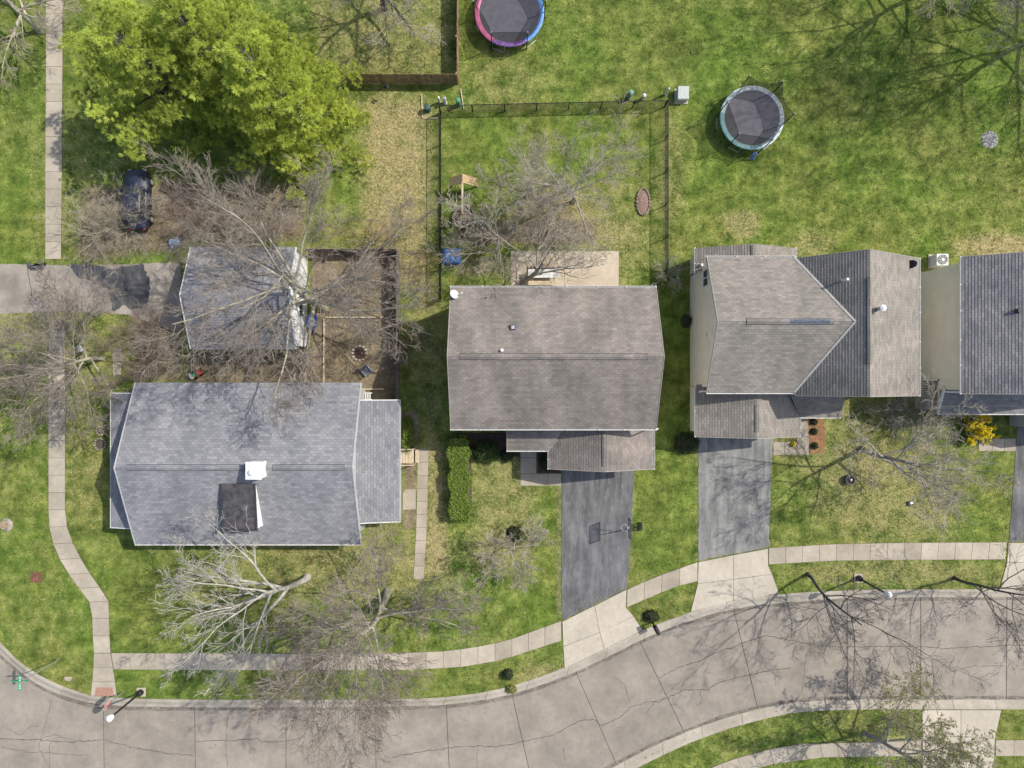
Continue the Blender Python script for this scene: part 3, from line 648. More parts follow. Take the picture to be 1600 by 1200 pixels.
def window(parent, c, w, h, face, m=None, name='window', bars=1):
    """face: '-x', '+x', '-y', '+y'; c = centre on the wall plane"""
    c = Vector(c); n = {'-x': Vector((-1, 0, 0)), '+x': Vector((1, 0, 0)), '-y': Vector((0, -1, 0)), '+y': Vector((0, 1, 0))}[face]
    t = Vector((abs(n.y), abs(n.x), 0))
    def b(mb, cu, cv, du, dv, d0, d1):
        p = c + t * cu + Vector((0, 0, cv)) + n * ((d0 + d1) / 2)
        mb.box(p, (abs(t.x) * du + abs(n.x) * abs(d1 - d0), abs(t.y) * du + abs(n.y) * abs(d1 - d0), dv))
    fr = MB(); f = 0.07
    b(fr, 0, h / 2, w + 2 * f, f, -0.05, 0.05); b(fr, 0, -h / 2, w + 2 * f, f, -0.05, 0.07); b(fr, -w / 2 - f / 2, 0, f, h - f, -0.05, 0.05); b(fr, w / 2 + f / 2, 0, f, h - f, -0.05, 0.05)
    for i in range(bars): b(fr, -w / 2 + w * (i + 1) / (bars + 1), 0, 0.05, h - f, -0.04, 0.035)
    o = fr.build(name, m or M['white'], parent)
    for i in range(bars + 1):
        g = MB(); b(g, -w / 2 + w * (i + 0.5) / (bars + 1), 0, w / (bars + 1) - 0.05, h - f, 0.003, 0.012); g.build('pane', M['glass'], o)
    return o
def door(parent, c, w, h, face, m, name='door', panels=4):
    c = Vector(c); n = {'-x': Vector((-1, 0, 0)), '+x': Vector((1, 0, 0)), '-y': Vector((0, -1, 0)), '+y': Vector((0, 1, 0))}[face]
    t = Vector((abs(n.y), abs(n.x), 0)); mb = MB()
    hh = h / panels
    for i in range(panels):
        p = c + Vector((0, 0, -h / 2 + hh * (i + 0.5))) + n * 0.02
        mb.box(p, (abs(t.x) * w + abs(n.x) * 0.06, abs(t.y) * w + abs(n.y) * 0.06, hh - 0.025))
    return mb.build(name, m, parent)
def dish(parent, px, py, z, m, aim, rx=0.33, ry=0.44, arm=0.5):
    x, y = gx(px, z), gy(py, z); aim = Vector(aim).normalized()
    q = aim.to_track_quat('Z', 'Y').to_matrix()
    mb = MB(); n = 20; vs_ = []; rings = 4
    for i in range(rings + 1):
        r = i / rings
        for k in range(n):
            th = 2 * math.pi * k / n
            vs_.append(Vector((x, y, z)) + q @ Vector((rx * r * math.cos(th), ry * r * math.sin(th), 0.09 * r * r)))
    fs = []
    for i in range(rings):
        for k in range(n):
            k2 = (k + 1) % n; fs.append((i * n + k, i * n + k2, (i + 1) * n + k2, (i + 1) * n + k))
    mb.add(vs_, fs)
    o = mb.build('satellite_dish', m, parent)
    o.modifiers.new('s', 'SOLIDIFY').thickness = 0.02
    c = Vector((x, y, z))
    MB().tube([c - aim * 0.02, c - aim * 0.16, c + Vector((0, 0, -0.55)) - aim * 0.22], 0.025, 6).build('mount', M['steel'], o)
    f = c + aim * arm + q @ Vector((0, -ry * 0.5, 0))
    mbx = MB().tube([c + q @ Vector((0, -ry * 0.95, 0.08)), f], 0.02, 6); mbx.box(f, (0.09, 0.09, 0.09)); mbx.build('feed_arm', M['white'], o)
    return o

# ---- blue grey house (left)
hA = empty('house', G(388, 730)); hA.location.z = 0
tag(hA, 'long low house with blue grey shingle roof, white chimney and dark box dormer', 'house')
def house_root(px, py, label):
    o = empty('house', (0, 0, 0)); o.location = (0, 0, 0); return tag(o, label, 'house')
hA.location = (0, 0, 0)
Ax0, Ax1, Ays, Ayn, Ae, Ar = -25.1, -10.06, -10.66, 0.085, 3.0, 5.4; Aym = (Ays + Ayn) / 2
qA = gable_ew(Ax0, Ax1, Ays, Ayn, Ae, Ar)
walls(hA, M['grey_siding'], Ax0 + 0.35, Ax1 - 0.35, Ays + 0.5, Ayn - 0.5, Ae - 0.0, Ar - 0.2)
rA = deck(hA, qA, M['grey_siding']); shingles(rA, M['shA'], qA, row=0.19)
for s, (xa) in ((-1, Ax0), (1, Ax1)):
    rake(rA, [(xa, Ays, Ae), (xa, Aym, Ar), (xa, Ayn, Ae)], M['grey_siding'], 0.035, 0.17)
gutter(rA, (Ax0, Ays, Ae), (Ax1, Ays, Ae), (0, -1, 0), M['white'])
ridge_vent(rA, (-24.3, Aym, Ar), (-16.9, Aym, Ar), M['shA'], 0.17, 0.06, 0.45); ridge_vent(rA, (-15.1, Aym, Ar), (-10.6, Aym, Ar), M['shA'], 0.17, 0.06, 0.45)
# west and east side wings
for nm, x0, x1, ys_, yn_, h0, h1, sgn in (('west', -27.12, -24.75, -9.72, -0.62, 2.25, 2.8, -1), ('east', -7.62, -10.4, -9.30, -1.08, 2.4, 2.95, 1)):
    q = [((x0, yn_, h0), (x0, ys_, h0), (x1, ys_, h1), (x1, yn_, h1))]
    walls(hA, M['grey_siding'], min(x0 - sgn * 0.25, x1), max(x0 - sgn * 0.25, x1), ys_ + 0.25, yn_ - 0.25, h0 - 0.08, None, name='side_wing')
    d = deck(hA, q, M['white'] if sgn > 0 else M['grey_siding'], 0.1, 'wing_roof'); shingles(d, M['shA'], q, row=0.19)
    gutter(d, (x0, yn_, h0), (x0, ys_, h0), (sgn, 0, 0))
    rake(d, [(x0, yn_, h0), (x1, yn_, h1)], M['white'], 0.03, 0.14)
    rake(d, [(x0, ys_, h0), (x1, ys_, h1)], M['white'], 0.03, 0.14)
# chimney: white clad stack
cx0, cx1, cy0, cy1 = -16.42, -15.55, -5.86, -4.86
ch = MB().prism([(cx0, cy0), (cx1, cy0), (cx1, cy1), (cx0, cy1)], 4.9, 6.25).build('chimney', M['white_siding'], rA)
MB().prism([(cx0 - 0.05, cy0 - 0.05), (cx1 + 0.05, cy0 - 0.05), (cx1 + 0.05, cy1 + 0.05), (cx0 - 0.05, cy1 + 0.05)], 6.25, 6.31).build('chimney_cap', M['white_siding'], ch)
MB().lathe([(0.13, 0), (0.13, 0.12), (0.19, 0.13), (0.19, 0.17), (0.02, 0.21)], 14, ((cx0 + cx1) / 2 - .05, (cy0 + cy1) / 2 - 0.1, 6.31)).build('flue', M['white'], ch)
# box dormer
dx0, dx1, dyn, dys = -18.42, -16.35, -6.45, -9.28
dn_h, ds_h = 4.98, 4.62
dm = MB(); v = [(dx0, dys, 3.3), (dx1, dys, 3.3), (dx1, dyn, 4.6), (dx0, dyn, 4.6), (dx0, dys, ds_h), (dx1, dys, ds_h), (dx1, dyn, dn_h), (dx0, dyn, dn_h)]
dm.add(v, [(3, 2, 1, 0), (4, 5, 6, 7), (0, 1, 5, 4), (1, 2, 6, 5), (2, 3, 7, 6), (3, 0, 4, 7)])
dor = dm.build('dormer', M['white_siding'], rA)
sl = (dn_h - ds_h) / (dyn - dys)
def dtop(x0, x1, y0, y1, z, t, nm, m, par):
    f = lambda y: ds_h + sl * (y - dys)
    vv = [(x0, y0, f(y0) + z), (x1, y0, f(y0) + z), (x1, y1, f(y1) + z), (x0, y1, f(y1) + z)]; vv += [(a, b, c + t) for a, b, c in vv]
    return MB().add(vv, [(3, 2, 1, 0), (4, 5, 6, 7), (0, 1, 5, 4), (1, 2, 6, 5), (2, 3, 7, 6), (3, 0, 4, 7)]).build(nm, m, par)
dr = dtop(dx0 - 0.14, dx1 + 0.02, dys - 0.15, dyn + 0.1, 0.004, 0.05, 'dormer_roof', M['membrane'], dor)
for a in ((dx0 - 0.14, dx0 - 0.04, dys - 0.15, dyn + 0.1), (dx1 - 0.08, dx1 + 0.02, dys - 0.15, dyn + 0.1), (dx0 - 0.04, dx1 - 0.08, dys - 0.15, dys - 0.05)):
    dtop(*a, 0.056, 0.05, 'roof_edge', M['dark_trim'], dor)
window(dor, ((dx0 + dx1) / 2, dys - 0.0, 4.2), 1.3, 0.5, '-y')
# east entry steps of light wood
es = empty('entry_steps', (gx(638), gy(712), 0)); tag(es, 'light wooden entry landing with rails beside the blue grey house', 'steps')
for k in range(5): MB().box((-0.44 + k * 0.2, 0, 0.42), (0.18, 1.0, 0.05)).build('plank', M['wood_pale'], es)
for sy in (-0.55, 0.55):
    MB().box((0, sy, 1.05), (1.1, 0.07, 0.09)).build('handrail', M['wood_pale'], es)
    for sx in (-0.5, 0.5): MB().box((sx, sy, 0.5), (0.08, 0.08, 1.02)).build('post', M['wood_pale'], es)
MB().box((0.66, 0, 0.2), (0.28, 0.95, 0.05)).build('tread', M['wood_pale'], es)

# ---- detached garage
gA = empty('garage', (0, 0, 0)); tag(gA, 'detached garage with grey shingles and white gable wall under bare branches', 'garage')
qg = gable_ew(-21.55, -14.48, 2.32, 9.18, 2.7, 4.2)
walls(gA, M['white_siding'], -21.3, -14.54, 2.6, 8.9, 2.62, 4.02)
rg = deck(gA, qg, M['white']); shingles(rg, M['shD'] if False else M['shA'], qg, row=0.19)
rake(rg, [(-21.55, 2.32, 2.7), (-21.55, 5.75, 4.2), (-21.55, 9.18, 2.7)], M['white'], 0.03); rake(rg, [(-14.48, 2.32, 2.7), (-14.48, 5.75, 4.2), (-14.48, 9.18, 2.7)], M['white'], 0.03)
window(gA, (-14.54, 5.1, 1.5), 0.9, 0.9, '+x'); door(gA, (-14.54, 3.6, 1.0), 0.9, 2.0, '+x', M['white'])
door(gA, (-21.3, 5.75, 1.1), 4.6, 2.2, '-x', M['white'], 'garage_door')

# ---- middle house
hB = empty('house', (0, 0, 0)); tag(hB, 'middle two storey house with brown grey shingle roof and patio behind', 'house')
Bx0, Bx1, Bys, Byn, Be, Br = -3.88, 9.12, -2.83, 6.11, 5.3, 7.6; Bym = (Bys + Byn) / 2
qB = gable_ew(Bx0, Bx1, Bys, Byn, Be, Br)
walls(hB, M['tan_siding'], Bx0 + 0.28, Bx1 - 0.28, Bys + 0.35, Byn - 0.35, Be, Br - 0.15)
rB = deck(hB, qB, M['cream']); shingles(rB, M['shB'], qB)
for xa in (Bx0, Bx1): rake(rB, [(xa, Bys, Be), (xa, Bym, Br), (xa, Byn, Be)], M['rakeT'], 0.018, 0.16)
gutter(rB, (Bx0, Bys, Be), (Bx1, Bys, Be), (0, -1, 0)); gutter(rB, (Bx1, Byn, Be), (Bx0, Byn, Be), (0, 1, 0))
ridge_vent(rB, (gx(719, Br), Bym, Br), (gx(1012, Br), Bym, Br), M['shB'], 0.17, 0.05, 0.5)
pipe(rB, 784.5, 547, 7.1, 0.55, 0.1, M['white'])
vx, vy = gx(801, 6.75), gy(512, 6.75)
bv = MB().box((vx, vy, 6.72), (0.34, 0.34, 0.16)).build('roof_vent', M['dark_trim'], rB); MB().box((vx + 0.02, vy + 0.02, 6.83), (0.2, 0.2, 0.05)).build('vent_cap', M['steel'], bv)
dish(rB, 708, 460, 5.95, M['white'], (0.80, 0.12, 0.45), 0.28, 0.46)
downspout(rB, Bx1 - 0.05, Bys - 0.08, 3.2, 5.2, 0.25, 0.05); downspout(rB, Bx1 + 0.05, 5.2, 0, 5.2, 0.15, 0)
# garage wing and porch roof
gBx0, gBx1, gBy = 2.48, 9.44, -5.68
qBg = gable_ns(gBx0, gBx1, gBy, Bys + 0.3, 2.9, 4.3)
walls(hB, M['tan_siding'], gBx0 + 0.25, gBx1 - 0.25, gBy + 0.2, Bys + 0.3, 2.85, 4.15, 'ns', 'garage_wall')
rBg = deck(hB, qBg, M['cream'], 0.12, 'garage_roof'); shingles(rBg, M['shB'], qBg)
gutter(rBg, (gBx0, gBy, 2.9), (gBx0, -4.45, 2.9), (-1, 0, 0)); gutter(rBg, (gBx1, Bys, 2.9), (gBx1, gBy, 2.9), (1, 0, 0))
rake(rBg, [(gBx0, gBy, 2.9), ((gBx0 + gBx1) / 2, gBy, 4.3), (gBx1, gBy, 2.9)], M['rakeT'], 0.018, 0.14)
ridge_vent(rBg, ((gBx0 + gBx1) / 2, -5.3, 4.3), ((gBx0 + gBx1) / 2, -3.2, 4.3), M['shB'], 0.13, 0.05, 0.4)
door(hB, (6.0, gBy + 0.19, 1.1), 4.8, 2.2, '-y', M['white'], 'garage_door')
qBp = [((-0.34, -4.42, 2.9), (2.6, -4.42, 2.9), (3.6, Bys + 0.3, 3.75), (-0.34, Bys + 0.3, 3.75))]
rBp = deck(hB, qBp, M['cream'], 0.12, 'porch_roof'); shingles(rBp, M['shB'], qBp)
gutter(rBp, (-0.34, -4.42, 2.9), (2.48, -4.42, 2.9), (0, -1, 0)); rake(rBp, [(-0.34, -4.42, 2.9), (-0.34, Bys + 0.3, 3.75)], M['rakeT'], 0.018, 0.14)
MB().box((-0.2, -4.25, 1.42), (0.14, 0.14, 2.8)).build('porch_post', M['white'], hB)
door(hB, (1.2, Bys + 0.33, 1.15), 1.0, 2.1, '-y', M['mulch_red'])
window(hB, (-2.2, Bys + 0.35, 1.5), 1.6, 1.3, '-y'); window(hB, (-1.5, Bys + 0.35, 4.1), 1.4, 1.2, '-y'); window(hB, (6.5, Bys + 0.35, 4.75), 1.4, 0.7, '-y')
window(hB, (-1.6, Byn - 0.35, 4.1), 1.4, 1.2, '+y'); window(hB, (5.6, Byn - 0.35, 4.1), 1.4, 1.2, '+y'); door(hB, (2.2, Byn - 0.35, 1.1), 1.9, 2.1, '+y', M['white'], 'patio_door')

# ---- right house with cross gable
hC = empty('house', (0, 0, 0)); tag(hC, 'house with crossing taupe roofs, blue ridge vent patch and cream side wall', 'house')
Cx0, Cys, Cyn, Ce, Cr = 12.33, -0.53, 8.02, 5.3, 7.6; Cym = (Cys + Cyn) / 2
V0x, V1x = 17.94, 20.54; Nx1, Nxm, Nr = 25.75, 21.15, 8.14; Nys, Nyn = -0.75, 7.95
qC = [((Cx0, Cys, Ce), (V0x, Cys, Ce), (V1x, Cym, Cr), (Cx0, Cym, Cr)), ((V0x, Cyn, Ce), (Cx0, Cyn, Ce), (Cx0, Cym, Cr), (V1x, Cym, Cr))]
qN = [((V0x, Nyn, Ce), (V0x, Cyn - 0.08, Ce), (V1x, Cym, Cr), (V1x, Nyn, Cr)), ((V0x, Cys + 0.05, Ce), (V0x, Nys, Ce), (V1x, Nys, Cr), (V1x, Cym, Cr)),
      ((V1x, Nyn, Cr), (V1x, Nys, Cr), (Nxm, Nys, Nr), (Nxm, Nyn, Nr)), ((Nx1, Nys, Ce), (Nx1, Nyn, Ce), (Nxm, Nyn, Nr), (Nxm, Nys, Nr))]
walls(hC, M['cream'], 12.64, 20.0, Cys + 0.35, Cyn - 0.3, Ce, Cr - 0.17)
walls(hC, M['cream'], V0x + 0.1, Nx1 - 0.3, Nys + 0.3, Nyn - 0.25, Ce - 0.05, Nr - 0.35, 'ns', 'cross_wall', mid=Nxm)
rC = deck(hC, qC + qN, M['cream']); shingles(rC, M['shC'], qC); shingles(rC, M['shC'], qN)
rake(rC, [(Cx0, Cys, Ce), (Cx0, Cym, Cr), (Cx0, Cyn, Ce)], M['rakeT'], 0.018, 0.15)
rake(rC, [(V0x, Nyn, Ce), (Nxm, Nyn, Nr), (Nx1, Nyn, Ce)], M['rakeT'], 0.018, 0.15); rake(rC, [(V0x, Nys, Ce), (Nxm, Nys, Nr), (Nx1, Nys, Ce)], M['rakeT'], 0.018, 0.15)
for yv in (Cyn, Cys):    # open metal valleys
    a = Vector((V0x - 0.1, yv, Ce - 0.02)); b = Vector((V1x, Cym, Cr))
    d = (b - a).normalized(); s = Vector((-d.y, d.x, 0)).normalized() * 0.065
    MB().add([a - s + Vector((0, 0, .05)), a + Vector((0, 0, .035)), a + s + Vector((0, 0, .05)), b - s + Vector((0, 0, .05)), b + Vector((0, 0, .035)), b + s + Vector((0, 0, .05)),
              a - s + Vector((0, 0, .09)), a + Vector((0, 0, .075)), a + s + Vector((0, 0, .09)), b - s + Vector((0, 0, .09)), b + Vector((0, 0, .075)), b + s + Vector((0, 0, .09))],
             [(6, 7, 10, 9), (7, 8, 11, 10), (0, 3, 4, 1), (1, 4, 5, 2), (0, 6, 9, 3), (2, 5, 11, 8), (0, 1, 7, 6), (1, 2, 8, 7), (3, 9, 10, 4), (4, 10, 11, 5)]).build('valley_flashing', mat('valley_metal', (0.40, 0.385, 0.36), 0.5, 0.1, 4), rC)
gutter(rC, (Cx0, Cys, Ce), (V0x, Cys, Ce), (0, -1, 0)); gutter(rC, (V0x, Cyn, Ce), (Cx0, Cyn, Ce), (0, 1, 0)); gutter(rC, (Nx1, Nys, Ce), (Nx1, Nyn, Ce), (1, 0, 0))
ridge_vent(rC, (gx(1167, Cr), Cym, Cr), (gx(1303, Cr), Cym, Cr), M['shC'], 0.17, 0.06, 0.54)
bl = MB(); xa, xb = gx(1234, Cr), gx(1297, Cr)
for i in range(9):
    x0_ = xa + (xb - xa) * i / 9; x1_ = xa + (xb - xa) * (i + 1) / 9 - 0.02
    for s in (-1, 1):
        bl.add([(x0_, Cym, Cr + 0.068), (x1_, Cym, Cr + 0.068), (x1_, Cym + s * 0.14, Cr + 0.068 - 0.07), (x0_, Cym + s * 0.14, Cr + 0.068 - 0.07)], [(0, 1, 2, 3)])
b_ = bl.build('vent_patch', mat('blue_grey_vent', (0.11, 0.13, 0.165), 0.5, 0.3, 9), rC); b_['label'] = 'blue grey exposed strip of the ridge vent'
ridge_vent(rC, (Nxm, gy(568, Nr), Nr), (Nxm, gy(434, Nr), Nr), M['shC'], 0.13, 0.05, 0.7)
pipe(rC, 1325, 436, 7.1, 0.6, 0.08, M['white']); pipe(rC, 1380, 481, 7.5, 0.95, 0.13, M['steel'], 'flue_pipe', M['white'])
downspout(rC, Cx0 + 0.05, Cyn - 0.05, 3.1, 5.2, -0.05, 0.1); downspout(rC, Cx0 + 0.05, Cys - 0.05, 3.2, 5.2, 0.1, 0.1)
window(hC, (12.64, gy(434, 4.0), 4.0), 1.05, 1.1, '-x', bars=1)
vt = MB().box((12.6, gy(523, 4.2), 4.2), (0.1, 0.22, 0.22)).build('dryer_vent', M['white'], hC)
MB().box((12.6, gy(414, 3.2), 3.2), (0.14, 0.16, 0.2)).build('wall_lamp', M['white'], hC)
dish(rC, 1424, 413, 5.9, M['dark_trim'], (-0.8, -0.1, 0.5), 0.26, 0.42)
# garage wing, porch shed and rear lean-to
gCx0, gCx1, gCy = 12.3, 19.2, -3.53; gCm = 15.85
qCg = gable_ns(gCx0, gCx1, gCy, Cys + 0.5, 2.9, 4.3, gCm)
walls(hC, M['cream'], 12.64, gCx1 - 0.25, gCy + 0.22, Cys + 0.4, 2.85, 4.12, 'ns', 'garage_wall', mid=gCm)
rCg = deck(hC, qCg, M['cream'], 0.12, 'garage_roof'); shingles(rCg, M['shC'], qCg)
gutter(rCg, (gCx0, gCy, 2.9), (gCx0, Cys + 0.35, 2.9), (-1, 0, 0)); gutter(rCg, (gCx1, -2.2, 2.9), (gCx1, gCy, 2.9), (1, 0, 0))
rake(rCg, [(gCx0, gCy, 2.9), (gCm, gCy, 4.3), (gCx1, gCy, 2.9)], M['rakeT'], 0.018, 0.14)
ridge_vent(rCg, (gCm, -3.1, 4.3), (gCm, -1.4, 4.3), M['shC'], 0.12, 0.05, 0.4)
door(hC, (15.9, gCy + 0.21, 1.1), 4.6, 2.2, '-y', M['white'], 'garage_door')
qCp = [((19.25, -2.2, 2.9), (21.92, -2.2, 2.9), (21.92, Nys + 0.35, 3.75), (18.2, Nys + 0.35, 3.75))]
rCp = deck(hC, qCp, M['cream'], 0.12, 'porch_roof'); shingles(rCp, M['shC'], qCp)
gutter(rCp, (19.3, -2.2, 2.9), (21.92, -2.2, 2.9), (0, -1, 0))
MB().box((21.75, -2.05, 1.42), (0.14, 0.14, 2.8)).build('porch_post', M['white'], hC); door(hC, (20.6, Nys + 0.29, 1.15), 1.0, 2.1, '-y', M['dark_trim'])
window(hC, (23.6, Nys + 0.3, 1.6), 1.6, 1.3, '-y'); window(hC, (22.6, Nys + 0.3, 4.3), 1.4, 1.2, '-y')
rCx0, rCx1 = 12.28, 18.92; rCm = 15.6
qCr = gable_ns(rCx0, rCx1, Cyn - 0.5, 9.08, 2.9, 4.3, rCm)
walls(hC, M['cream'], 12.64, rCx1 - 0.3, Cyn - 0.4, 8.85, 2.85, 4.12, 'ns', 'rear_wall', mid=rCm)
rCr = deck(hC, qCr, M['cream'], 0.12, 'rear_roof'); shingles(rCr, M['shC'], qCr)
gutter(rCr, (rCx0, Cyn - 1.0, 2.9), (rCx0, 9.08, 2.9), (-1, 0, 0)); gutter(rCr, (rCx1, 9.08, 2.9), (rCx1, Cyn - 0.4, 2.9), (1, 0, 0))
ridge_vent(rCr, (rCm, 8.95, 4.3), (rCm, 8.2, 4.3), M['shC'], 0.12, 0.05, 0.4)

# ---- house cut by the right edge
hD = empty('house', (0, 0, 0)); tag(hD, 'house cut by the right edge with slate grey roof and tan side wall', 'house')
Dx0, Dx1, Dys, Dyn, De, Dr = 28.46, 37.6, -0.62, 8.05, 5.3, 7.7; Dm = (Dx0 + Dx1) / 2
qD = gable_ns(Dx0, Dx1, Dys, Dyn, De, Dr)
walls(hD, M['tan_siding'], 28.72, Dx1 - 0.3, Dys + 0.85, Dyn - 0.25, De, Dr - 0.2, 'ns', mid=Dm)
rD = deck(hD, qD, M['cream']); shingles(rD, M['shD'], qD)
gutter(rD, (Dx0, Dyn, De), (Dx0, Dys, De), (-1, 0, 0)); rake(rD, [(Dx0, Dyn, De), (Dm, Dyn, Dr), (Dx1, Dyn, De)], M['rakeT'], 0.018, 0.15)
rake(rD, [(Dx0, Dys, De), (Dm, Dys, Dr), (Dx1, Dys, De)], M['rakeT'], 0.018, 0.15)
# upper wall over the porch, porch posts, side railing and shed porch roof
MB().prism([(28.72, Dys + 0.25), (Dx1 - 0.3, Dys + 0.25), (Dx1 - 0.3, Dys + 0.86), (28.72, Dys + 0.86)], 2.62, De).build('upper_wall', M['tan_siding'], hD)
pf = MB().prism([(28.6, -1.75), (35.3, -1.75), (35.3, Dys + 0.85), (28.6, Dys + 0.85)], 0.0, 0.35).build('porch_floor', M['patio'], hD)
for y_ in (-1.68, 0.28): MB().box((28.78, y_, 1.5), (0.16, 0.16, 2.3)).build('porch_post', M['white'], hD)
MB().box((28.78, -0.7, 2.55), (0.16, 2.1, 0.16)).build('porch_beam', M['white'], hD)
for z_ in (0.55, 1.35): MB().box((28.78, -0.7, z_), (0.07, 1.8, 0.07)).build('railing', M['white'], hD)
for k in range(11): MB().box((28.78, -1.5 + k * 0.16, 0.95), (0.05, 0.06, 0.72)).build('baluster', M['white'], hD)
for x_ in (31.0, 33.2): MB().box((x_, -1.68, 1.5), (0.14, 0.14, 2.3)).build('porch_post', M['white'], hD)
qDp = [((28.55, -1.97, 2.75), (35.5, -1.97, 2.75), (35.5, Dys + 0.3, 3.45), (28.55, Dys + 0.3, 3.45))]
rDp = deck(hD, qDp, M['cream'], 0.12, 'porch_roof'); shingles(rDp, M['shD'], qDp)
gutter(rDp, (28.55, -1.97, 2.75), (35.5, -1.97, 2.75), (0, -1, 0)); rake(rDp, [(28.55, -1.97, 2.75), (28.55, Dys + 0.3, 3.45)], M['white'], 0.04, 0.16)
walls(hD, M['grey_siding'], 35.3, 41.0, -2.95, Dys + 0.5, 2.9, 4.2, 'ns', 'garage_wall')
qDg = gable_ns(35.25, 41.3, -3.1, -1.0, 2.9, 4.3); rDg = deck(hD, qDg, M['cream'], 0.12, 'garage_roof'); shingles(rDg, M['shD'], qDg)
downspout(rD, Dx0 + 0.05, Dys + 0.1, 3.5, 5.2, 0.1, 0); MB().lathe([(0.16, 0), (0.12, 0.3)], 10, (gx(1596, 7), gy(485, 7), 6.6)).build('roof_vent', M['dark_trim'], rD)

# ------------------------------------------------------------------ fences
def board_fence(label, a, b, h, m, bw=0.145, rail_side=1):
    a = Vector(a).to_3d(); b = Vector(b).to_3d(); d = b - a; L = d.length; rz = math.atan2(d.y, d.x)
    root = empty('wooden_fence', (a.x, a.y, 0), rz); tag(root, label, 'fence')
    me = [MB().add([(0, -0.01, 0.04), (bw - 0.012, -0.01, 0.04), (bw - 0.012, 0.012, 0.04), (0, 0.012, 0.04), (0, -0.01, hh), (bw - 0.012, -0.01, hh), (bw - 0.012, 0.012, hh), (0, 0.012, hh)],
            [(3, 2, 1, 0), (4, 5, 6, 7), (0, 1, 5, 4), (1, 2, 6, 5), (2, 3, 7, 6), (3, 0, 4, 7)]).mesh('board') for hh in (h, h - 0.015, h + 0.012)]
    n = int(L / bw)
    for i in range(n):
        o = link('board', me[i % 3 if i % 5 else 0], m, root, (i * bw, random.uniform(-0.006, 0.006), 0)); o.rotation_euler = (random.uniform(-0.012, 0.012), 0, 0)
    pm = MB().box((0, 0, (h + 0.06) / 2), (0.1, 0.1, h + 0.06)).mesh('post')
    k = max(1, int(round(L / 2.4)))
    for i in range(k + 1): link('post', pm, m, root, (L * i / k, rail_side * 0.075, 0))
    for z in (0.35, h - 0.3): MB().box((L / 2, rail_side * 0.045, z), (L, 0.04, 0.09)).build('rail', m, root)
    return root
board_fence('brown board fence below the bare tree in the upper yard', (gx(545), gy(131)), (gx(716), gy(131)), 1.55, M['fence_brown'], 0.145, 1)
board_fence('brown board fence beside the pink and blue trampoline', (gx(717), gy(131)), (gx(717), gy(-40)), 1.55, M['fence_brown'], 0.145, 1)
board_fence('weathered grey fence along the top of the bare soil yard', (gx(487), gy(396)), (gx(624), gy(396)), 1.6, M['fence_grey'], 0.145, -1)
board_fence('weathered grey fence along the right of the bare soil yard', (gx(625), gy(396)), (gx(625), gy(628)), 1.6, M['fence_grey'], 0.145, -1)

NETM = net_mat('chain_link_wire', (0.03, 0.028, 0.026), 0.30)
def chain_fence(label, a, b, h=1.25):
    a = Vector(a).to_3d(); b = Vector(b).to_3d(); d = b - a; L = d.length; rz = math.atan2(d.y, d.x)
    root = empty('chain_link_fence', (a.x, a.y, 0), rz); tag(root, label, 'fence')
    pm = MB().lathe([(0.04, 0), (0.04, h), (0.045, h + 0.01), (0.01, h + 0.06)], 8).mesh('post'); k = max(1, int(round(L / 2.4)))
    for i in range(k + 1): link('post', pm, M['black'], root, (L * i / k, 0, 0))
    MB().tube([(0, 0, h - 0.02), (L, 0, h - 0.02)], 0.028, 6).build('top_rail', M['black'], root)
    MB().tube([(0, 0, 0.08), (L, 0, 0.08)], 0.012, 5).build('bottom_wire', M['black'], root)
    # diamond wire, real strands
    V = []; Fq = []; s = 0.11; r = 0.0045
    for sg in (1, -1):
        x = -h
        while x < L + h:
            p0, p1 = (x, 0.08), (x + h - 0.1, h - 0.02)
            if sg < 0: p0, p1 = (x + h - 0.1, 0.08), (x, h - 0.02)
            # clip to 0..L
            (xa, za), (xb, zb) = p0, p1
            def at(xx): return za + (zb - za) * (xx - xa) / (xb - xa)
            lo, hi = min(xa, xb), max(xa, xb); l2, h2 = max(lo, 0), min(hi, L)
            if h2 > l2 + 0.02:
                A_ = (l2, at(l2)); B_ = (h2, at(h2)); k0 = len(V)
                for (xx, zz) in (A_, B_): V += [(xx, -r, zz), (xx, r, zz + r), (xx, r, zz - r)]
                Fq += [(k0, k0 + 1, k0 + 4, k0 + 3), (k0 + 1, k0 + 2, k0 + 5, k0 + 4), (k0 + 2, k0, k0 + 3, k0 + 5)]
            x += s
    o = link('wire_mesh', np_mesh('wire_mesh', V, Fq), M['black'], root); tag(o, kind='stuff')
    return root
chain_fence('black chain link fence along the top of the middle backyard', (gx(689), gy(176)), (gx(1037), gy(168)))
chain_fence('black chain link fence on the left of the middle backyard', (gx(689), gy(470)), (gx(689), gy(178)))
chain_fence('black chain link fence on the right of the middle backyard', (gx(1038), gy(168)), (gx(1038), gy(425)))

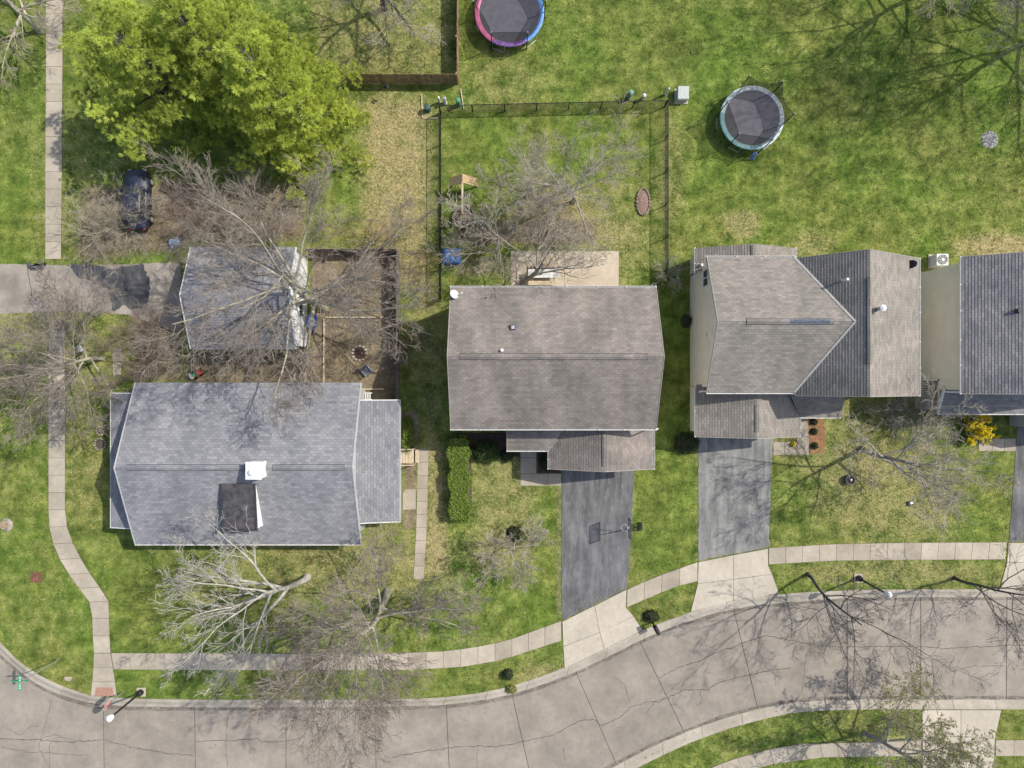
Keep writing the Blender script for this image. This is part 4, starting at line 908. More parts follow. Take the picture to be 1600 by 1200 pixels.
# ------------------------------------------------------------------ trees
def tubes(P, rad, sides):
    """P (N,K,3) polylines, rad (N,K) -> verts, quads"""
    n, k, _ = P.shape
    T = np.gradient(P, axis=1); T /= np.linalg.norm(T, axis=2, keepdims=True) + 1e-9
    ref = np.where(np.abs(T[:, :1, 2:3]) < 0.8, np.array([0, 0, 1.0]), np.array([1.0, 0, 0])); ref = np.broadcast_to(ref, T.shape)
    A = np.cross(T, ref); A /= np.linalg.norm(A, axis=2, keepdims=True) + 1e-9; B = np.cross(A, T)
    th = np.arange(sides) * 2 * np.pi / sides
    V = P[:, :, None, :] + (A[:, :, None, :] * np.cos(th)[None, None, :, None] + B[:, :, None, :] * np.sin(th)[None, None, :, None]) * rad[:, :, None, None]
    i = np.arange(n)[:, None, None] * (k * sides) + np.arange(k - 1)[None, :, None] * sides
    s = np.arange(sides)[None, None, :]; s2 = (s + 1) % sides
    Q = np.stack([i + s, i + s2, i + sides + s2, i + sides + s], -1).reshape(-1, 4)
    return V.reshape(-1, 3), Q
def join(parts):
    V = []; Q = []; b = 0
    for v, q in parts: V.append(v); Q.append(q + b); b += len(v)
    return np.concatenate(V), np.concatenate(Q)
def unit(a): return a / (np.linalg.norm(a, axis=-1, keepdims=True) + 1e-9)
def grow(start, dirs, length, r0, r1, K, wob, trop, rng):
    n = len(start); P = np.zeros((n, K + 1, 3)); P[:, 0] = start; d = unit(dirs)
    for k in range(K):
        d = unit(d + rng.normal(0, wob, (n, 3)) + np.array([0, 0, trop]))
        P[:, k + 1] = P[:, k] + d * (length / K)[:, None]
    t = np.linspace(0, 1, K + 1)[None]; rad = r0[:, None] * (1 - t) + r1[:, None] * t
    return P, rad
def spawn(P, rad, length, c, tr, ang, lenf, radf, rng, taper=0.4):
    n, k1, _ = P.shape; K = k1 - 1
    t = (np.arange(c)[None] + rng.uniform(0.1, 0.9, (n, c))) / c; t = tr[0] + (tr[1] - tr[0]) * t; t = t.ravel(); pi = np.repeat(np.arange(n), c)
    f = t * K; i = np.minimum(f.astype(int), K - 1); u = (f - i)[:, None]
    st = P[pi, i] * (1 - u) + P[pi, i + 1] * u; d = unit(P[pi, i + 1] - P[pi, i])
    rv = rng.normal(0, 1, (len(pi), 3)); pr = unit(rv - (rv * d).sum(1, keepdims=True) * d)
    a = np.radians(rng.uniform(*ang, len(pi)))[:, None]
    nd = d * np.cos(a) + pr * np.sin(a)
    L = length[pi] * lenf * (1 - taper * t) * rng.uniform(0.65, 1.25, len(pi))
    rr = (rad[pi, i] * (1 - u[:, 0]) + rad[pi, i + 1] * u[:, 0]) * radf
    return st, nd, L, rr
def leaf_faces(pos, nrm, size, rng, k=1):
    """small diamond faces"""
    n = len(pos); a = unit(np.cross(nrm, rng.normal(0, 1, (n, 3)))); b = np.cross(nrm, a)
    s = (size * rng.uniform(0.6, 1.3, n))[:, None]
    V = np.stack([pos + a * s, pos + b * s * 0.5, pos - a * s, pos - b * s * 0.5], 1).reshape(-1, 3)
    return V, np.arange(4 * n).reshape(-1, 4)
BT_COUNT = [0]
def bare_tree(label, base, H, Rc, seed, barks, n=(8, 6, 6, 5, 3), r0=0.2, incl=(35, 75), t0=0.3, lean=(0, 0), trunk_f=0.72, az=None, twig=0.011, buds=None, cat='tree', group=None, name='bare_tree', trop=0.035, limb=0.62):
    rng = np.random.default_rng(seed)
    bx, by = gx(base[0]), gy(base[1])
    root = empty(name, (bx, by, 0)); tag(root, label, cat, group)
    Lt = np.array([H * trunk_f])
    P0, R0 = grow(np.array([[0, 0, -0.05]]), np.array([[lean[0], lean[1], 1.0]]), Lt, np.array([r0]), np.array([r0 * 0.32]), 8, 0.085, 0.04, rng)
    R0[0, 0] = r0 * 1.35
    parts = [tubes(P0, R0, 8)]
    n1 = n[0]; t = t0 + (1 - t0) * (np.arange(n1) + rng.uniform(0.1, 0.9, n1)) / n1
    f = t * 8; i = np.minimum(f.astype(int), 7); u = (f - i)[:, None]; st = P0[0, i] * (1 - u) + P0[0, i + 1] * u
    if az is None: phi = np.arange(n1) * 2.39996 + rng.normal(0, 0.25, n1) + seed
    else: phi = np.radians(np.array([az[k % len(az)] for k in range(n1)], float)) + rng.normal(0, 0.15, n1)
    inc = np.radians(incl[1] + 8 + (incl[0] - incl[1]) * (t - t0) / (1 - t0) + rng.normal(0, 6, n1))
    d = np.stack([np.cos(phi) * np.sin(inc), np.sin(phi) * np.sin(inc), np.cos(inc)], 1)
    L1 = Rc * 0.80 / np.maximum(np.sin(inc), 0.62) * (1.08 - 0.30 * (t - t0) / (1 - t0)) * rng.uniform(0.85, 1.15, n1)
    rr = (R0[0, i] * (1 - u[:, 0]) + R0[0, i + 1] * u[:, 0]) * limb
    P1, R1 = grow(st, d, L1, rr, rr * 0.25, 7, 0.10, trop, rng)
    parts.append(tubes(P1, R1, 6))
    v, q = join(parts); tr_o = link('trunk', np_mesh('trunk', v, q, True), barks[0], root)
    parts = []; P, Rr, L = P1, R1, L1
    specs = [((0.2, 1.0), (22, 52), 0.58, 0.62), ((0.15, 1.0), (22, 52), 0.58, 0.66), ((0.12, 1.0), (20, 50), 0.6, 0.72), ((0.15, 1.0), (18, 46), 0.66, 0.8)]
    tips = None
    for lv, c in enumerate(n[1:]):
        tr, ang, lf, rf = specs[lv]
        st, nd, LL, r_ = spawn(P, Rr, L, c, tr, ang, lf, rf, rng)
        r_ = np.maximum(r_, twig); K = [6, 4, 2, 1][lv]
        P, Rr = grow(st, nd, LL, r_, np.maximum(r_ * 0.35, twig * 0.6), K, [0.12, 0.14, 0.16, 0.16][lv], trop, rng); L = LL
        parts.append(tubes(P, Rr, 4 if lv == 0 else 3))
    v, q = join(parts); link('crown', np_mesh('crown', v, q), barks[1], root)
    if buds:
        cnt, size, m = buds
        sel = rng.integers(0, len(P), cnt); tt = rng.uniform(0.3, 1, cnt)[:, None]; pos = P[sel, 0] * (1 - tt) + P[sel, -1] * tt + rng.normal(0, 0.03, (cnt, 3))
        V, Q = leaf_faces(pos, unit(rng.normal(0, 1, (cnt, 3)) + [0, 0, 0.7]), size, rng)
        me = np_mesh('buds', V, Q); vattr(me, 'rnd', np.repeat(rng.uniform(0, 1, cnt), 4)); link('buds', me, m, root)
    return root
def bare_shrub(label, base, H, Rc, seed, bark, stems=9, n=(6, 5, 3), buds=None, group=None, name='bare_shrub', cat='shrub', r0=0.028, twig=0.0075):
    rng = np.random.default_rng(seed); root = empty(name, (gx(base[0]), gy(base[1]), 0)); tag(root, label, cat, group)
    st = np.c_[rng.normal(0, Rc * 0.12, (stems, 2)), np.zeros(stems)]; phi = np.arange(stems) * 2.4 + rng.normal(0, 0.3, stems); inc = np.radians(rng.uniform(10, 60, stems))
    d = np.stack([np.cos(phi) * np.sin(inc), np.sin(phi) * np.sin(inc), np.cos(inc)], 1); L = H * rng.uniform(0.8, 1.15, stems) * (1 + 0.4 * np.sin(inc)) * max(0.6, Rc / H)
    P, Rr = grow(st, d, L, np.full(stems, r0), np.full(stems, r0 * 0.35), 6, 0.12, 0.0, rng)
    v, q = tubes(P, Rr, 5); link('stems', np_mesh('stems', v, q), bark, root); parts = []
    for lv, c in enumerate(n):
        st, nd, LL, r_ = spawn(P, Rr, L, c, (0.15, 1.0), (20, 50), 0.6, 0.7, rng); r_ = np.maximum(r_, twig)
        P, Rr = grow(st, nd, LL, r_, np.maximum(r_ * 0.4, twig * 0.6), [4, 3, 2][lv], 0.14, 0.02, rng); L = LL; parts.append(tubes(P, Rr, 3))
    v, q = join(parts); link('twigs', np_mesh('twigs', v, q), bark, root)
    if buds:
        cnt, size, m = buds; sel = rng.integers(0, len(P), cnt); tt = rng.uniform(0.0, 1, cnt)[:, None]; pos = P[sel, 0] * (1 - tt) + P[sel, -1] * tt
        V, Q = leaf_faces(pos, unit(rng.normal(0, 1, (cnt, 3)) + [0, 0, 0.7]), size, rng)
        me = np_mesh('blossom', V, Q); vattr(me, 'rnd', np.repeat(rng.uniform(0, 1, cnt), 4)); link('blossom', me, m, root)
    return root

BK = lambda a, b: (M[a], M[b])
bare_tree('large bare tree with spreading limbs over the detached garage', (503, 480), 11.5, 8.6, 11, BK('barkTan', 'barkBrown'), (14, 8, 7, 6, 3), 0.30, (30, 80), 0.22, (-0.02, 0.0), trunk_f=0.62, twig=0.0105)
bare_tree('pale barked bare tree with heavy limbs on the front lawn of the blue grey house', (480, 902), 9.8, 6.8, 23, BK('barkPale', 'barkPale'), (8, 6, 5, 4, 3), 0.23, (30, 74), 0.36, (-0.10, -0.04), az=[205, 245, 165, 195, 115, 265, 150], trunk_f=0.62, twig=0.012, limb=0.85)
bare_tree('bare street tree with dense fanned twigs in front of the side path', (606, 924), 12.0, 6.6, 31, BK('barkTan', 'barkBrown'), (14, 8, 7, 6, 3), 0.22, (20, 72), 0.2, (0.03, -0.40), twig=0.011)
bare_tree('twiggy bare tree over the left sidewalk by the concrete driveway', (160, 560), 7.2, 5.6, 41, BK('barkTan', 'barkBrown'), (14, 8, 7, 6, 2), 0.14, (25, 82), 0.15, twig=0.012)
bare_tree('bare tree on the right hand front lawn with long right reaching branches', (1345, 702), 9.0, 4.8, 53, BK('barkGrey', 'barkTwig'), (9, 6, 6, 5, 2), 0.19, (20, 70), 0.25, az=[-15, 20, 170, -50, 60, 0, -90, 110, 230, 35])
bare_tree('dark bare street tree by the right apron reaching over the street', (1262, 897), 9.0, 5.0, 61, BK('barkDark', 'barkDark'), (8, 6, 5, 4, 2), 0.12, (28, 72), 0.28, twig=0.008, az=[-50, -80, 0, 190, 90, -20, -120, 150, -60])
bare_tree('dark bare street tree nearest the right edge reaching over the street', (1491, 903), 9.0, 5.0, 67, BK('barkDark', 'barkDark'), (8, 6, 5, 4, 2), 0.115, (28, 72), 0.3, twig=0.008, az=[-50, -85, 5, 185, 90, -25, -125, 150, -60])
bare_tree('budding tree south of the street near the lower right driveway', (1352, 1146), 8.5, 4.9, 71, BK('barkGrey', 'barkTwig'), (11, 7, 6, 5, 3), 0.16, (24, 76), 0.22, (0.12, 0.16), az=[60, 30, 85, 0, -30, 100, 45, 150, 200, -80, 20], buds=(14000, 0.055, M['bud']))
bare_tree('bare tree leaning over the patio behind the middle house', (818, 443), 8.0, 5.0, 83, BK('barkGrey', 'barkTwig'), (7, 6, 5, 4, 2), 0.19, (30, 76), 0.35, (0.34, 0.18), az=[30, 60, 5, 95, 140, -20, 50, 170])
bare_tree('bare tree between the blue tarp and the patio', (776, 404), 5.5, 4.4, 89, BK('barkGrey', 'barkTwig'), (8, 6, 6, 4, 2), 0.12, (35, 84), 0.25, (0.08, 0.2), az=[170, 200, 60, 120, 260, 20, 290, 150, 230])
bare_tree('hazy pale bare tree in the right of the middle backyard', (896, 316), 8.0, 4.6, 97, BK('barkGrey', 'barkTwig'), (11, 7, 6, 5, 2), 0.13, (22, 76), 0.2, twig=0.008)
bare_tree('hazy pale bare tree in the left of the middle backyard', (822, 306), 7.0, 3.4, 101, BK('barkGrey', 'barkTwig'), (10, 7, 6, 4, 2), 0.10, (22, 76), 0.2, twig=0.008)
bare_tree('tall bare tree beyond the upper right corner', (1640, 48), 14.0, 8.8, 103, BK('barkGrey', 'barkTwig'), (14, 8, 7, 5, 2), 0.26, (22, 78), 0.2)
bare_tree('tall bare tree beyond the top edge right of the round trampoline', (1468, -36), 13.0, 8.2, 107, BK('barkGrey', 'barkTwig'), (14, 8, 7, 5, 2), 0.24, (22, 78), 0.2)
bare_tree('bare tree in the upper left corner beside the sidewalk', (62, 48), 8.0, 5.4, 109, BK('barkTan', 'barkTwig'), (12, 8, 6, 5, 2), 0.2, (25, 80), 0.2)
bare_tree('bare tree inside the brown fenced yard at the top', (600, 14), 9.0, 5.6, 113, BK('barkDark', 'barkTwig'), (11, 7, 6, 5, 2), 0.22, (25, 80), 0.25, buds=(1800, 0.05, M['bud']))
bare_tree('small bare ornamental tree on the front lawn of the middle house', (806, 842), 4.4, 2.7, 127, BK('barkGrey', 'barkTwig'), (11, 7, 6, 5, 2), 0.07, (25, 76), 0.2, twig=0.009)
# thickets
bare_shrub('bare thicket leaning over the dark blue car', (206, 356), 3.0, 2.4, 199, M['barkTwig'], 12, (7, 6, 4))
bare_shrub('reddish bare thicket right of the dark blue car', (322, 348), 3.2, 2.9, 201, M['barkRed'], 14, (7, 6, 4), group=None)
bare_shrub('pale bare thicket under the right end of the pine', (420, 330), 3.2, 2.9, 203, M['barkTwig'], 14, (7, 6, 4))
bare_shrub('bare thicket between pine and garage roof', (372, 362), 2.8, 2.4, 207, M['barkTwig'], 12, (7, 6, 4))
bare_shrub('brown bare thicket left of the detached garage', (248, 520), 2.6, 2.4, 211, M['barkRed'], 13, (7, 6, 4))
bare_shrub('bare thicket where driveway meets the blue grey house', (228, 575), 2.2, 1.9, 213, M['barkRed'], 11, (6, 5, 4))
bare_shrub('bare thicket right of the upper left sidewalk', (150, 370), 2.2, 2.0, 217, M['barkTwig'], 10, (6, 5, 3))
bare_shrub('bare twiggy bush over the grey fence', (628, 545), 2.4, 1.7, 223, M['barkRed'], 10, (6, 6, 4))
bare_shrub('tangled bare shrub beneath the porch railing', (1428, 645), 2.4, 2.4, 227, M['barkGrey'], 13, (7, 5, 3))
bare_shrub('bare grey shrub left of the yellow blooming shrub', (1385, 652), 1.9, 1.6, 229, M['barkGrey'], 10, (6, 5, 3))
bare_shrub('pale bare bush in the gap between middle and right house', (1042, 432), 2.0, 1.1, 233, M['barkPale'], 9, (6, 5, 3))
bare_shrub('brushy dead mulch bush behind the patio', (860, 362), 0.8, 1.9, 239, M['barkRed'], 13, (7, 6, 3))
bare_shrub('brushy dead bush near the green plank', (765, 362), 0.8, 1.3, 241, M['barkRed'], 11, (6, 5, 3))
bare_shrub('yellow blooming shrub by the front walk', (1520, 668), 1.5, 1.0, 251, M['barkGrey'], 15, (6, 5, 2), buds=(9000, 0.075, M['bloom']), name='blooming_shrub')

# pines
def pine(label, base, H, Rc, seed, m, whorls=22, per=8, clumps=26, zlo=0.12, prof=0.75, lean=(0, 0)):
    rng = np.random.default_rng(seed); root = empty('pine_tree', (gx(base[0]), gy(base[1]), 0)); tag(root, label, 'tree')
    MB().tube([(0, 0, -0.05), (lean[0] * H * .4, lean[1] * H * .4, H * 0.4), (lean[0] * H, lean[1] * H, H * 0.97)], [0.3, 0.2, 0.03], 8).build('trunk', M['barkGrey'], root)
    bP = []; bR = []; C = []; Dn = []; Sz = []; rn = []
    for w in range(whorls):
        h = zlo + (1 - zlo) * (w + 0.5) / whorls; z = h * H
        Lb = Rc * (1 - h ** 1.25) ** prof + 0.35
        off = rng.uniform(0, 6.28)
        for k in range(per if h < 0.85 else 5):
            ph = off + 2 * math.pi * k / per + rng.normal(0, 0.16); L = Lb * rng.uniform(0.55, 1.22)
            el = math.radians(-6 + 40 * h + rng.normal(0, 6)); t = np.linspace(0, 1, 6)
            r = L * t; zz = z + np.sin(el) * L * t + 0.10 * L * t * t
            p = np.stack([lean[0] * z + r * math.cos(ph) * math.cos(el), lean[1] * z + r * math.sin(ph) * math.cos(el), zz], 1)
            bP.append(p[0] + (p - p[0]) * 0.86); bR.append(np.linspace(0.05, 0.012, 6) * (0.6 + L / 5))
            nc = max(14, int(clumps * L / Rc)); tt = 0.40 + 0.60 * rng.uniform(0, 1, nc) ** 0.7
            side = rng.normal(0, 1, nc) * (0.14 + 0.36 * np.sin(np.pi * np.clip((tt - 0.3) / 0.78, 0, 1))) * min(1.0, L / 3 + 0.3)
            c = np.stack([np.interp(tt, t, p[:, j]) for j in range(3)], 1)
            sd_ = np.array([-math.sin(ph), math.cos(ph), 0]); c = c + sd_ * side[:, None] + np.array([0, 0, 1]) * (rng.uniform(-0.03, 0.20, nc) - 0.16 * np.abs(side))[:, None]
            od = unit(np.array([math.cos(ph), math.sin(ph), 0.55])[None] + sd_[None] * np.sign(side)[:, None] * 0.35 + rng.normal(0, 0.15, (nc, 3)))
            C.append(c); Dn.append(od); Sz.append(rng.uniform(0.75, 1.2, nc)); rn.append(np.clip(rng.normal(0.5, 0.2) + rng.normal(0, 0.14, nc) + 0.25 * (tt - 0.7), 0, 1))
    v, q = tubes(np.array(bP), np.array(bR), 4); link('branches', np_mesh('branches', v, q), M['barkDark'], root)
    C = np.concatenate(C); Dn = np.concatenate(Dn); Sz = np.concatenate(Sz); rn = np.concatenate(rn); n = len(C); nb = 34
    # each clump: a brush of needle sprays around its shoot direction
    dirs = unit(Dn[:, None] * 0.85 + rng.normal(0, 0.46, (n, nb, 3)) + np.array([0, 0, 0.30])); L = (0.29 * Sz)[:, None] * rng.uniform(0.7, 1.2, (n, nb))
    sidev = unit(np.cross(dirs, rng.normal(0, 1, (n, nb, 3)))) * 0.019
    b = C[:, None] + dirs * (L * 0.25)[..., None]; tip = C[:, None] + dirs * L[..., None]
    V = np.stack([b - sidev, b + sidev, tip], 2).reshape(-1, 3)
    me = np_mesh('crown', V, np.arange(len(V)).reshape(-1, 3)); vattr(me, 'rnd', np.clip(np.repeat(np.repeat(rn, nb) + rng.normal(0, 0.1, n * nb), 3), 0, 1))
    link('crown', me, m, root); return root
pine('large yellow green pine beside the brown fence', (478, 200), 11.5, 5.0, 301, M['pineA'], 17, 8, 74, 0.06, 0.85)
pine('layered green pine beside the upper left sidewalk', (304, 166), 10.5, 5.6, 307, M['pineB'], 13, 8, 82, 0.14, 0.75)
pine('tall green pine at the top edge behind the other two pines', (384, 142), 10.8, 4.9, 311, M['pineB'], 15, 8, 78, 0.10, 0.8)

# leafy shrubs and the hedge
def leafy(label, base, size, seed, m, count, leaf=0.07, boxy=False, name='shrub', rz=0.0, cat='shrub', group=None, z0=0.0):
    rng = np.random.default_rng(seed); root = empty(name, (gx(base[0]), gy(base[1]), z0), rz); tag(root, label, cat, group)
    sx, sy, sz = size
    if boxy:
        p = rng.uniform(-1, 1, (count, 3)); ax = rng.choice(3, count, p=[0.3, 0.12, 0.58]); sg = np.where(rng.uniform(0, 1, count) < 0.5, -1, 1); sg = np.where(ax == 2, 1, sg)
        p[np.arange(count), ax] = sg * (0.78 + 0.34 * rng.beta(2, 2.2, count))
        nr = np.zeros((count, 3)); nr[np.arange(count), ax] = sg
        bump_ = 1 + 0.16 * np.sin(p[:, 1] * 9 + seed) * np.cos(p[:, 0] * 3) + 0.05 * np.sin(p[:, 1] * 23)
        pos = np.stack([p[:, 0] * sx / 2 * bump_, p[:, 1] * sy / 2, (p[:, 2] * 0.5 + 0.5) * sz * (0.92 + 0.08 * bump_)], 1)
    else:
        d = unit(rng.normal(0, 1, (count, 3))); d[:, 2] = np.abs(d[:, 2]); nr = d
        k = 1 + 0.13 * np.sin(d[:, 0] * 5 + seed) * np.sin(d[:, 1] * 6 + 1) + 0.06 * np.sin(d[:, 0] * 13) * np.sin(d[:, 2] * 11)
        rr = k * (0.70 + 0.42 * rng.beta(2, 2.4, count)); pos = d * rr[:, None] * np.array([sx / 2, sy / 2, sz])
    V, Q = leaf_faces(pos, unit(nr + rng.normal(0, 0.55, (count, 3))), leaf, rng)
    me = np_mesh('foliage', V, Q); vattr(me, 'rnd', np.repeat(np.clip(rng.normal(0.5, 0.27, count), 0, 1), 4)); link('foliage', me, m, root)
    core = MB(); 
    if boxy: core.box((0, 0, sz * 0.40), (sx * 0.72, sy * 0.94, sz * 0.74))
    else: core.lathe([(0.42 * sx, 0), (0.40 * sx, sz * 0.35), (0.26 * sx, sz * 0.66), (0.04, sz * 0.8)], 12)
    co = core.build('stems', M['mulch'], root)
    if not boxy: co.scale = (1, sy / sx, 1)
    return root
leafy('long clipped green hedge beside the middle front lawn', (719, 745), (1.35, 5.6, 1.15), 401, M['hedge'], 15000, 0.075, True, 'hedge', 0.02, 'hedge')
leafy('round clipped boxwood shrub in the shade of the middle house', (760, 706), (1.9, 1.6, 1.1), 403, M['box'], 5200, 0.05)
leafy('dark low evergreen under the porch eave of the middle house', (793, 712), (0.9, 0.9, 0.7), 405, M['juniper'], 1800, 0.05)
leafy('dark shrub filling the corner of the front walk', (858, 722), (1.3, 1.3, 0.7), 407, M['juniper'], 2600, 0.05)
leafy('leafy green shrub against the right wall of the blue grey house', (638, 678), (0.95, 2.4, 1.7), 409, M['hedge'], 4500, 0.06)
leafy('dark round shrub at the corner of the right garage', (1072, 692), (1.7, 1.5, 1.0), 411, M['juniper'], 4200, 0.055)
leafy('dark shrub against the cream wall in the shaded gap', (1071, 502), (0.7, 1.0, 0.8), 413, M['juniper'], 1400, 0.05)
for k, (x, y) in enumerate(((1271, 659), (1271, 674), (1272, 696))):
    leafy(['topmost', 'middle', 'lowest'][k] + ' small dark shrub in the red mulch bed', (x, y), (0.5, 0.5, 0.4), 420 + k, M['juniper'], 700, 0.04, group='shrubs in the red mulch bed')
leafy('yellow green flower clump on the front walk by the red mulch bed', (1238, 694), (0.4, 0.4, 0.35), 431, M['bloom'], 300, 0.04, name='flower_clump', cat='flowers')
leafy('dark clipped shrub on the verge below the middle lawn', (794, 1052), (0.75, 0.75, 0.7), 433, M['juniper'], 1500, 0.045)
leafy('dry grass tuft at the kerb left of the middle apron', (799, 1076), (0.8, 0.6, 0.35), 435, M['bud'], 700, 0.06)
leafy('dark mulched base of the small ornamental tree', (803, 833), (1.1, 1.1, 0.25), 437, M['juniper'], 1500, 0.045, name='ground_shrub')
leafy('dark wreath of foliage round the mailbox post', (1017, 962), (1.15, 0.9, 0.6), 441, M['juniper'], 1700, 0.045)

# ------------------------------------------------------------------ play things
TN = net_mat('trampoline_net', (0.025, 0.025, 0.027), 0.5)
MAT_ = mat('trampoline_mat', (0.085, 0.082, 0.095), 0.7, 0.12, 3)
def trampoline(label, px, py, r, ang0, padcols, ph=2.6, sag=0.35):
    root = empty('trampoline', (gx(px, 0.9), gy(py, 0.9), 0)); tag(root, label, 'trampoline'); h = 0.9
    MB().lathe([(r - 0.22, h - 0.03), (r - 0.22, h)], 40).build('jumping_mat', MAT_, root)
    n = 48
    for si in range(len(padcols)):
        mb = MB(); k0 = n * si // len(padcols); k1 = n * (si + 1) // len(padcols)
        prof = [(r - 0.26, h + 0.005), (r - 0.2, h + 0.04), (r, h + 0.05), (r + 0.06, h + 0.02), (r + 0.06, h - 0.03), (r - 0.24, h - 0.02)]
        vs_ = []
        for k in range(k0, k1 + 1):
            th = 2 * math.pi * k / n + R(ang0)
            vs_ += [((rr) * math.cos(th), rr * math.sin(th), z) for rr, z in prof]
        m = len(prof); fs = [(q * m + i, q * m + (i + 1) % m, (q + 1) * m + (i + 1) % m, (q + 1) * m + i) for q in range(k1 - k0) for i in range(m)]
        fs += [tuple(range(m)), tuple(range((k1 - k0) * m, (k1 - k0 + 1) * m))]
        mb.add(vs_, fs).build('safety_pad', padcols[si], root)
    # poles, legs, net
    for k in range(6):
        th = R(ang0 + 60 * k); c, s = math.cos(th), math.sin(th); ro = r + 0.1
        pl = MB().tube([(ro * c, ro * s, 0.0), (ro * c, ro * s, ph)], 0.035, 7).build('pole', M['black'], root)
        MB().lathe([(0.05, ph), (0.05, ph + 0.05), (0.01, ph + 0.09)], 8, (ro * c, ro * s, 0)).build('pole_cap', M['steel'], pl)
        th2 = R(ang0 + 60 * k + 22); MB().tube([(r * c, r * s, h - 0.05), (r * c * 1.02, r * s * 1.02, 0.03), (r * math.cos(th2) * 1.02, r * math.sin(th2) * 1.02, 0.03), (r * math.cos(th2), r * math.sin(th2), h - 0.05)], 0.025, 6).build('leg', M['steel'], root)
    V = []; K = 72; Z = 7
    for k in range(K):
        f = (k % 12) / 12.0; cat = 4 * f * (1 - f)
        for j in range(Z + 1):
            u = j / Z; top = ph - 0.05 - sag * cat * 0.8; rr = (r - 0.12) + (0.20 - 0.46 * cat) * u; th = R(ang0) + 2 * math.pi * k / K
            V.append((rr * math.cos(th), rr * math.sin(th), h + 0.03 + (top - h) * u))
    Fq = [(k * (Z + 1) + j, ((k + 1) % K) * (Z + 1) + j, ((k + 1) % K) * (Z + 1) + j + 1, k * (Z + 1) + j + 1) for k in range(K) for j in range(Z)]
    link('safety_net', np_mesh('safety_net', V, Fq, True), TN, root)
    pts = [V[k * (Z + 1) + Z] for k in range(K)]; MB().tube(pts + [pts[0]], 0.014, 5, False).build('net_rope', M['black'], root)
    # skirt netting under the pad
    MB().lathe([(r - 0.02, 0.05), (r, h - 0.04)], 36).build('skirt', TN, root) if False else None
    return root
pk = mat('pink_pad', (0.62, 0.16, 0.28), 0.5, 0.15, 4); bp = mat('blue_pad', (0.13, 0.30, 0.66), 0.5, 0.2, 4); pu = mat('purple_pad', (0.30, 0.16, 0.42), 0.5, 0.45, 9)
t1 = trampoline('pink and blue padded trampoline cut by the top edge', 796, 19, 2.36, 60, [pu, pk, pk, pu, bp, bp], 2.3, 0.3)
tl = mat('teal_pad', (0.20, 0.36, 0.34), 0.5, 0.2, 4); tw = mat('pale_teal_pad', (0.50, 0.60, 0.60), 0.5, 0.3, 6); tg = mat('grey_pad', (0.42, 0.46, 0.48), 0.5, 0.35, 8)
t2 = trampoline('teal rimmed trampoline with black netting on the right lawn', 1175, 184, 2.18, 50, [tg, tw, tl, tl, tw, tg], 2.65, 0.45)
tp = MB(); 
for k in range(8): tp.box((0.25 + 0.05 * math.sin(k), -2.42 - 0.03 * k, 0.75 - 0.09 * k), (0.32, 0.05, 0.1), 0.1)
tp.build('ladder', mat('blue_cloth', (0.09, 0.17, 0.42), 0.7, 0.2, 6), t2)

# swing set with gabled end frame, timber sandbox, green slide
sw = empty('swing_set', (gx(726), gy(310), 0)); tag(sw, 'wooden swing set with an A frame and long beam', 'swing set')
yN, yS = 0.75, -1.5; zb = 2.15
MB().box((0, (yN + yS) / 2, zb), (0.12, yN - yS + 0.3, 0.14)).build('beam', M['wood_pale'], sw)
for yy, sp in ((yN, 0.95), (yS, 0.7)):
    for s in (-1, 1):
        MB().tube([(s * sp, yy + (0.12 if yy > 0 else -0.12), 0), (0, yy, zb + 0.08)], 0.06, 6).build('leg', M['wood'], sw)
    MB().box((0, yy, 1.1), (sp * 1.1, 0.07, 0.1)).build('cross_bar', M['wood'], sw)
for s in (-1, 1):
    a = Vector((0, yN, zb + 0.12)); b = Vector((s * 0.95, yN, 1.35)); mb = MB(); d = Vector((0, 0.3, 0))
    mb.add([a - d, a + d, b + d, b - d] + [p - Vector((0, 0, 0.03)) for p in (a - d, a + d, b + d, b - d)], [(0, 1, 2, 3), (7, 6, 5, 4), (0, 4, 5, 1), (1, 5, 6, 2), (2, 6, 7, 3), (3, 7, 4, 0)]); mb.build('canopy_panel', M['wood'], sw)
for yy in (0.1, -0.75):
    for s in (-0.2, 0.2): MB().tube([(s, yy, zb), (s, yy, 0.5)], 0.012, 5).build('chain', M['black'], sw)
    MB().box((0, yy, 0.48), (0.5, 0.18, 0.04)).build('swing_seat', M['black'], sw)
sb = empty('sandbox', (gx(726), gy(340), 0)); tag(sb, 'six sided timber sandbox beside the swing set', 'sandbox')
MB().lathe([(0.8, 0.0), (0.8, 0.08)], 6).build('sand', M['mulch_grey'], sb)
for k in range(6):
    a, b = R(60 * k), R(60 * k + 60); p = Vector((math.cos(a), math.sin(a), 0)) * 0.85; q = Vector((math.cos(b), math.sin(b), 0)) * 0.85; mid = (p + q) / 2
    MB().box((mid.x, mid.y, 0.13), (0.86, 0.12, 0.24), math.atan2(q.y - p.y, q.x - p.x)).build('timber', M['barkRed'], sb)
sl_ = empty('slide', (gx(755), gy(348), 0), R(-12)); tag(sl_, 'pale green plastic slide lying by the sandbox', 'slide')
gr = mat('faded_green_plastic', (0.26, 0.36, 0.28), 0.5, 0.15, 4)
MB().add([(-0.65, -0.2, 0.42), (0.65, -0.2, 0.12), (0.65, 0.2, 0.12), (-0.65, 0.2, 0.42), (-0.65, -0.2, 0.38), (0.65, -0.2, 0.08), (0.65, 0.2, 0.08), (-0.65, 0.2, 0.38)], [(0, 1, 2, 3), (7, 6, 5, 4), (0, 4, 5, 1), (1, 5, 6, 2), (2, 6, 7, 3), (3, 7, 4, 0)]).build('chute', gr, sl_)
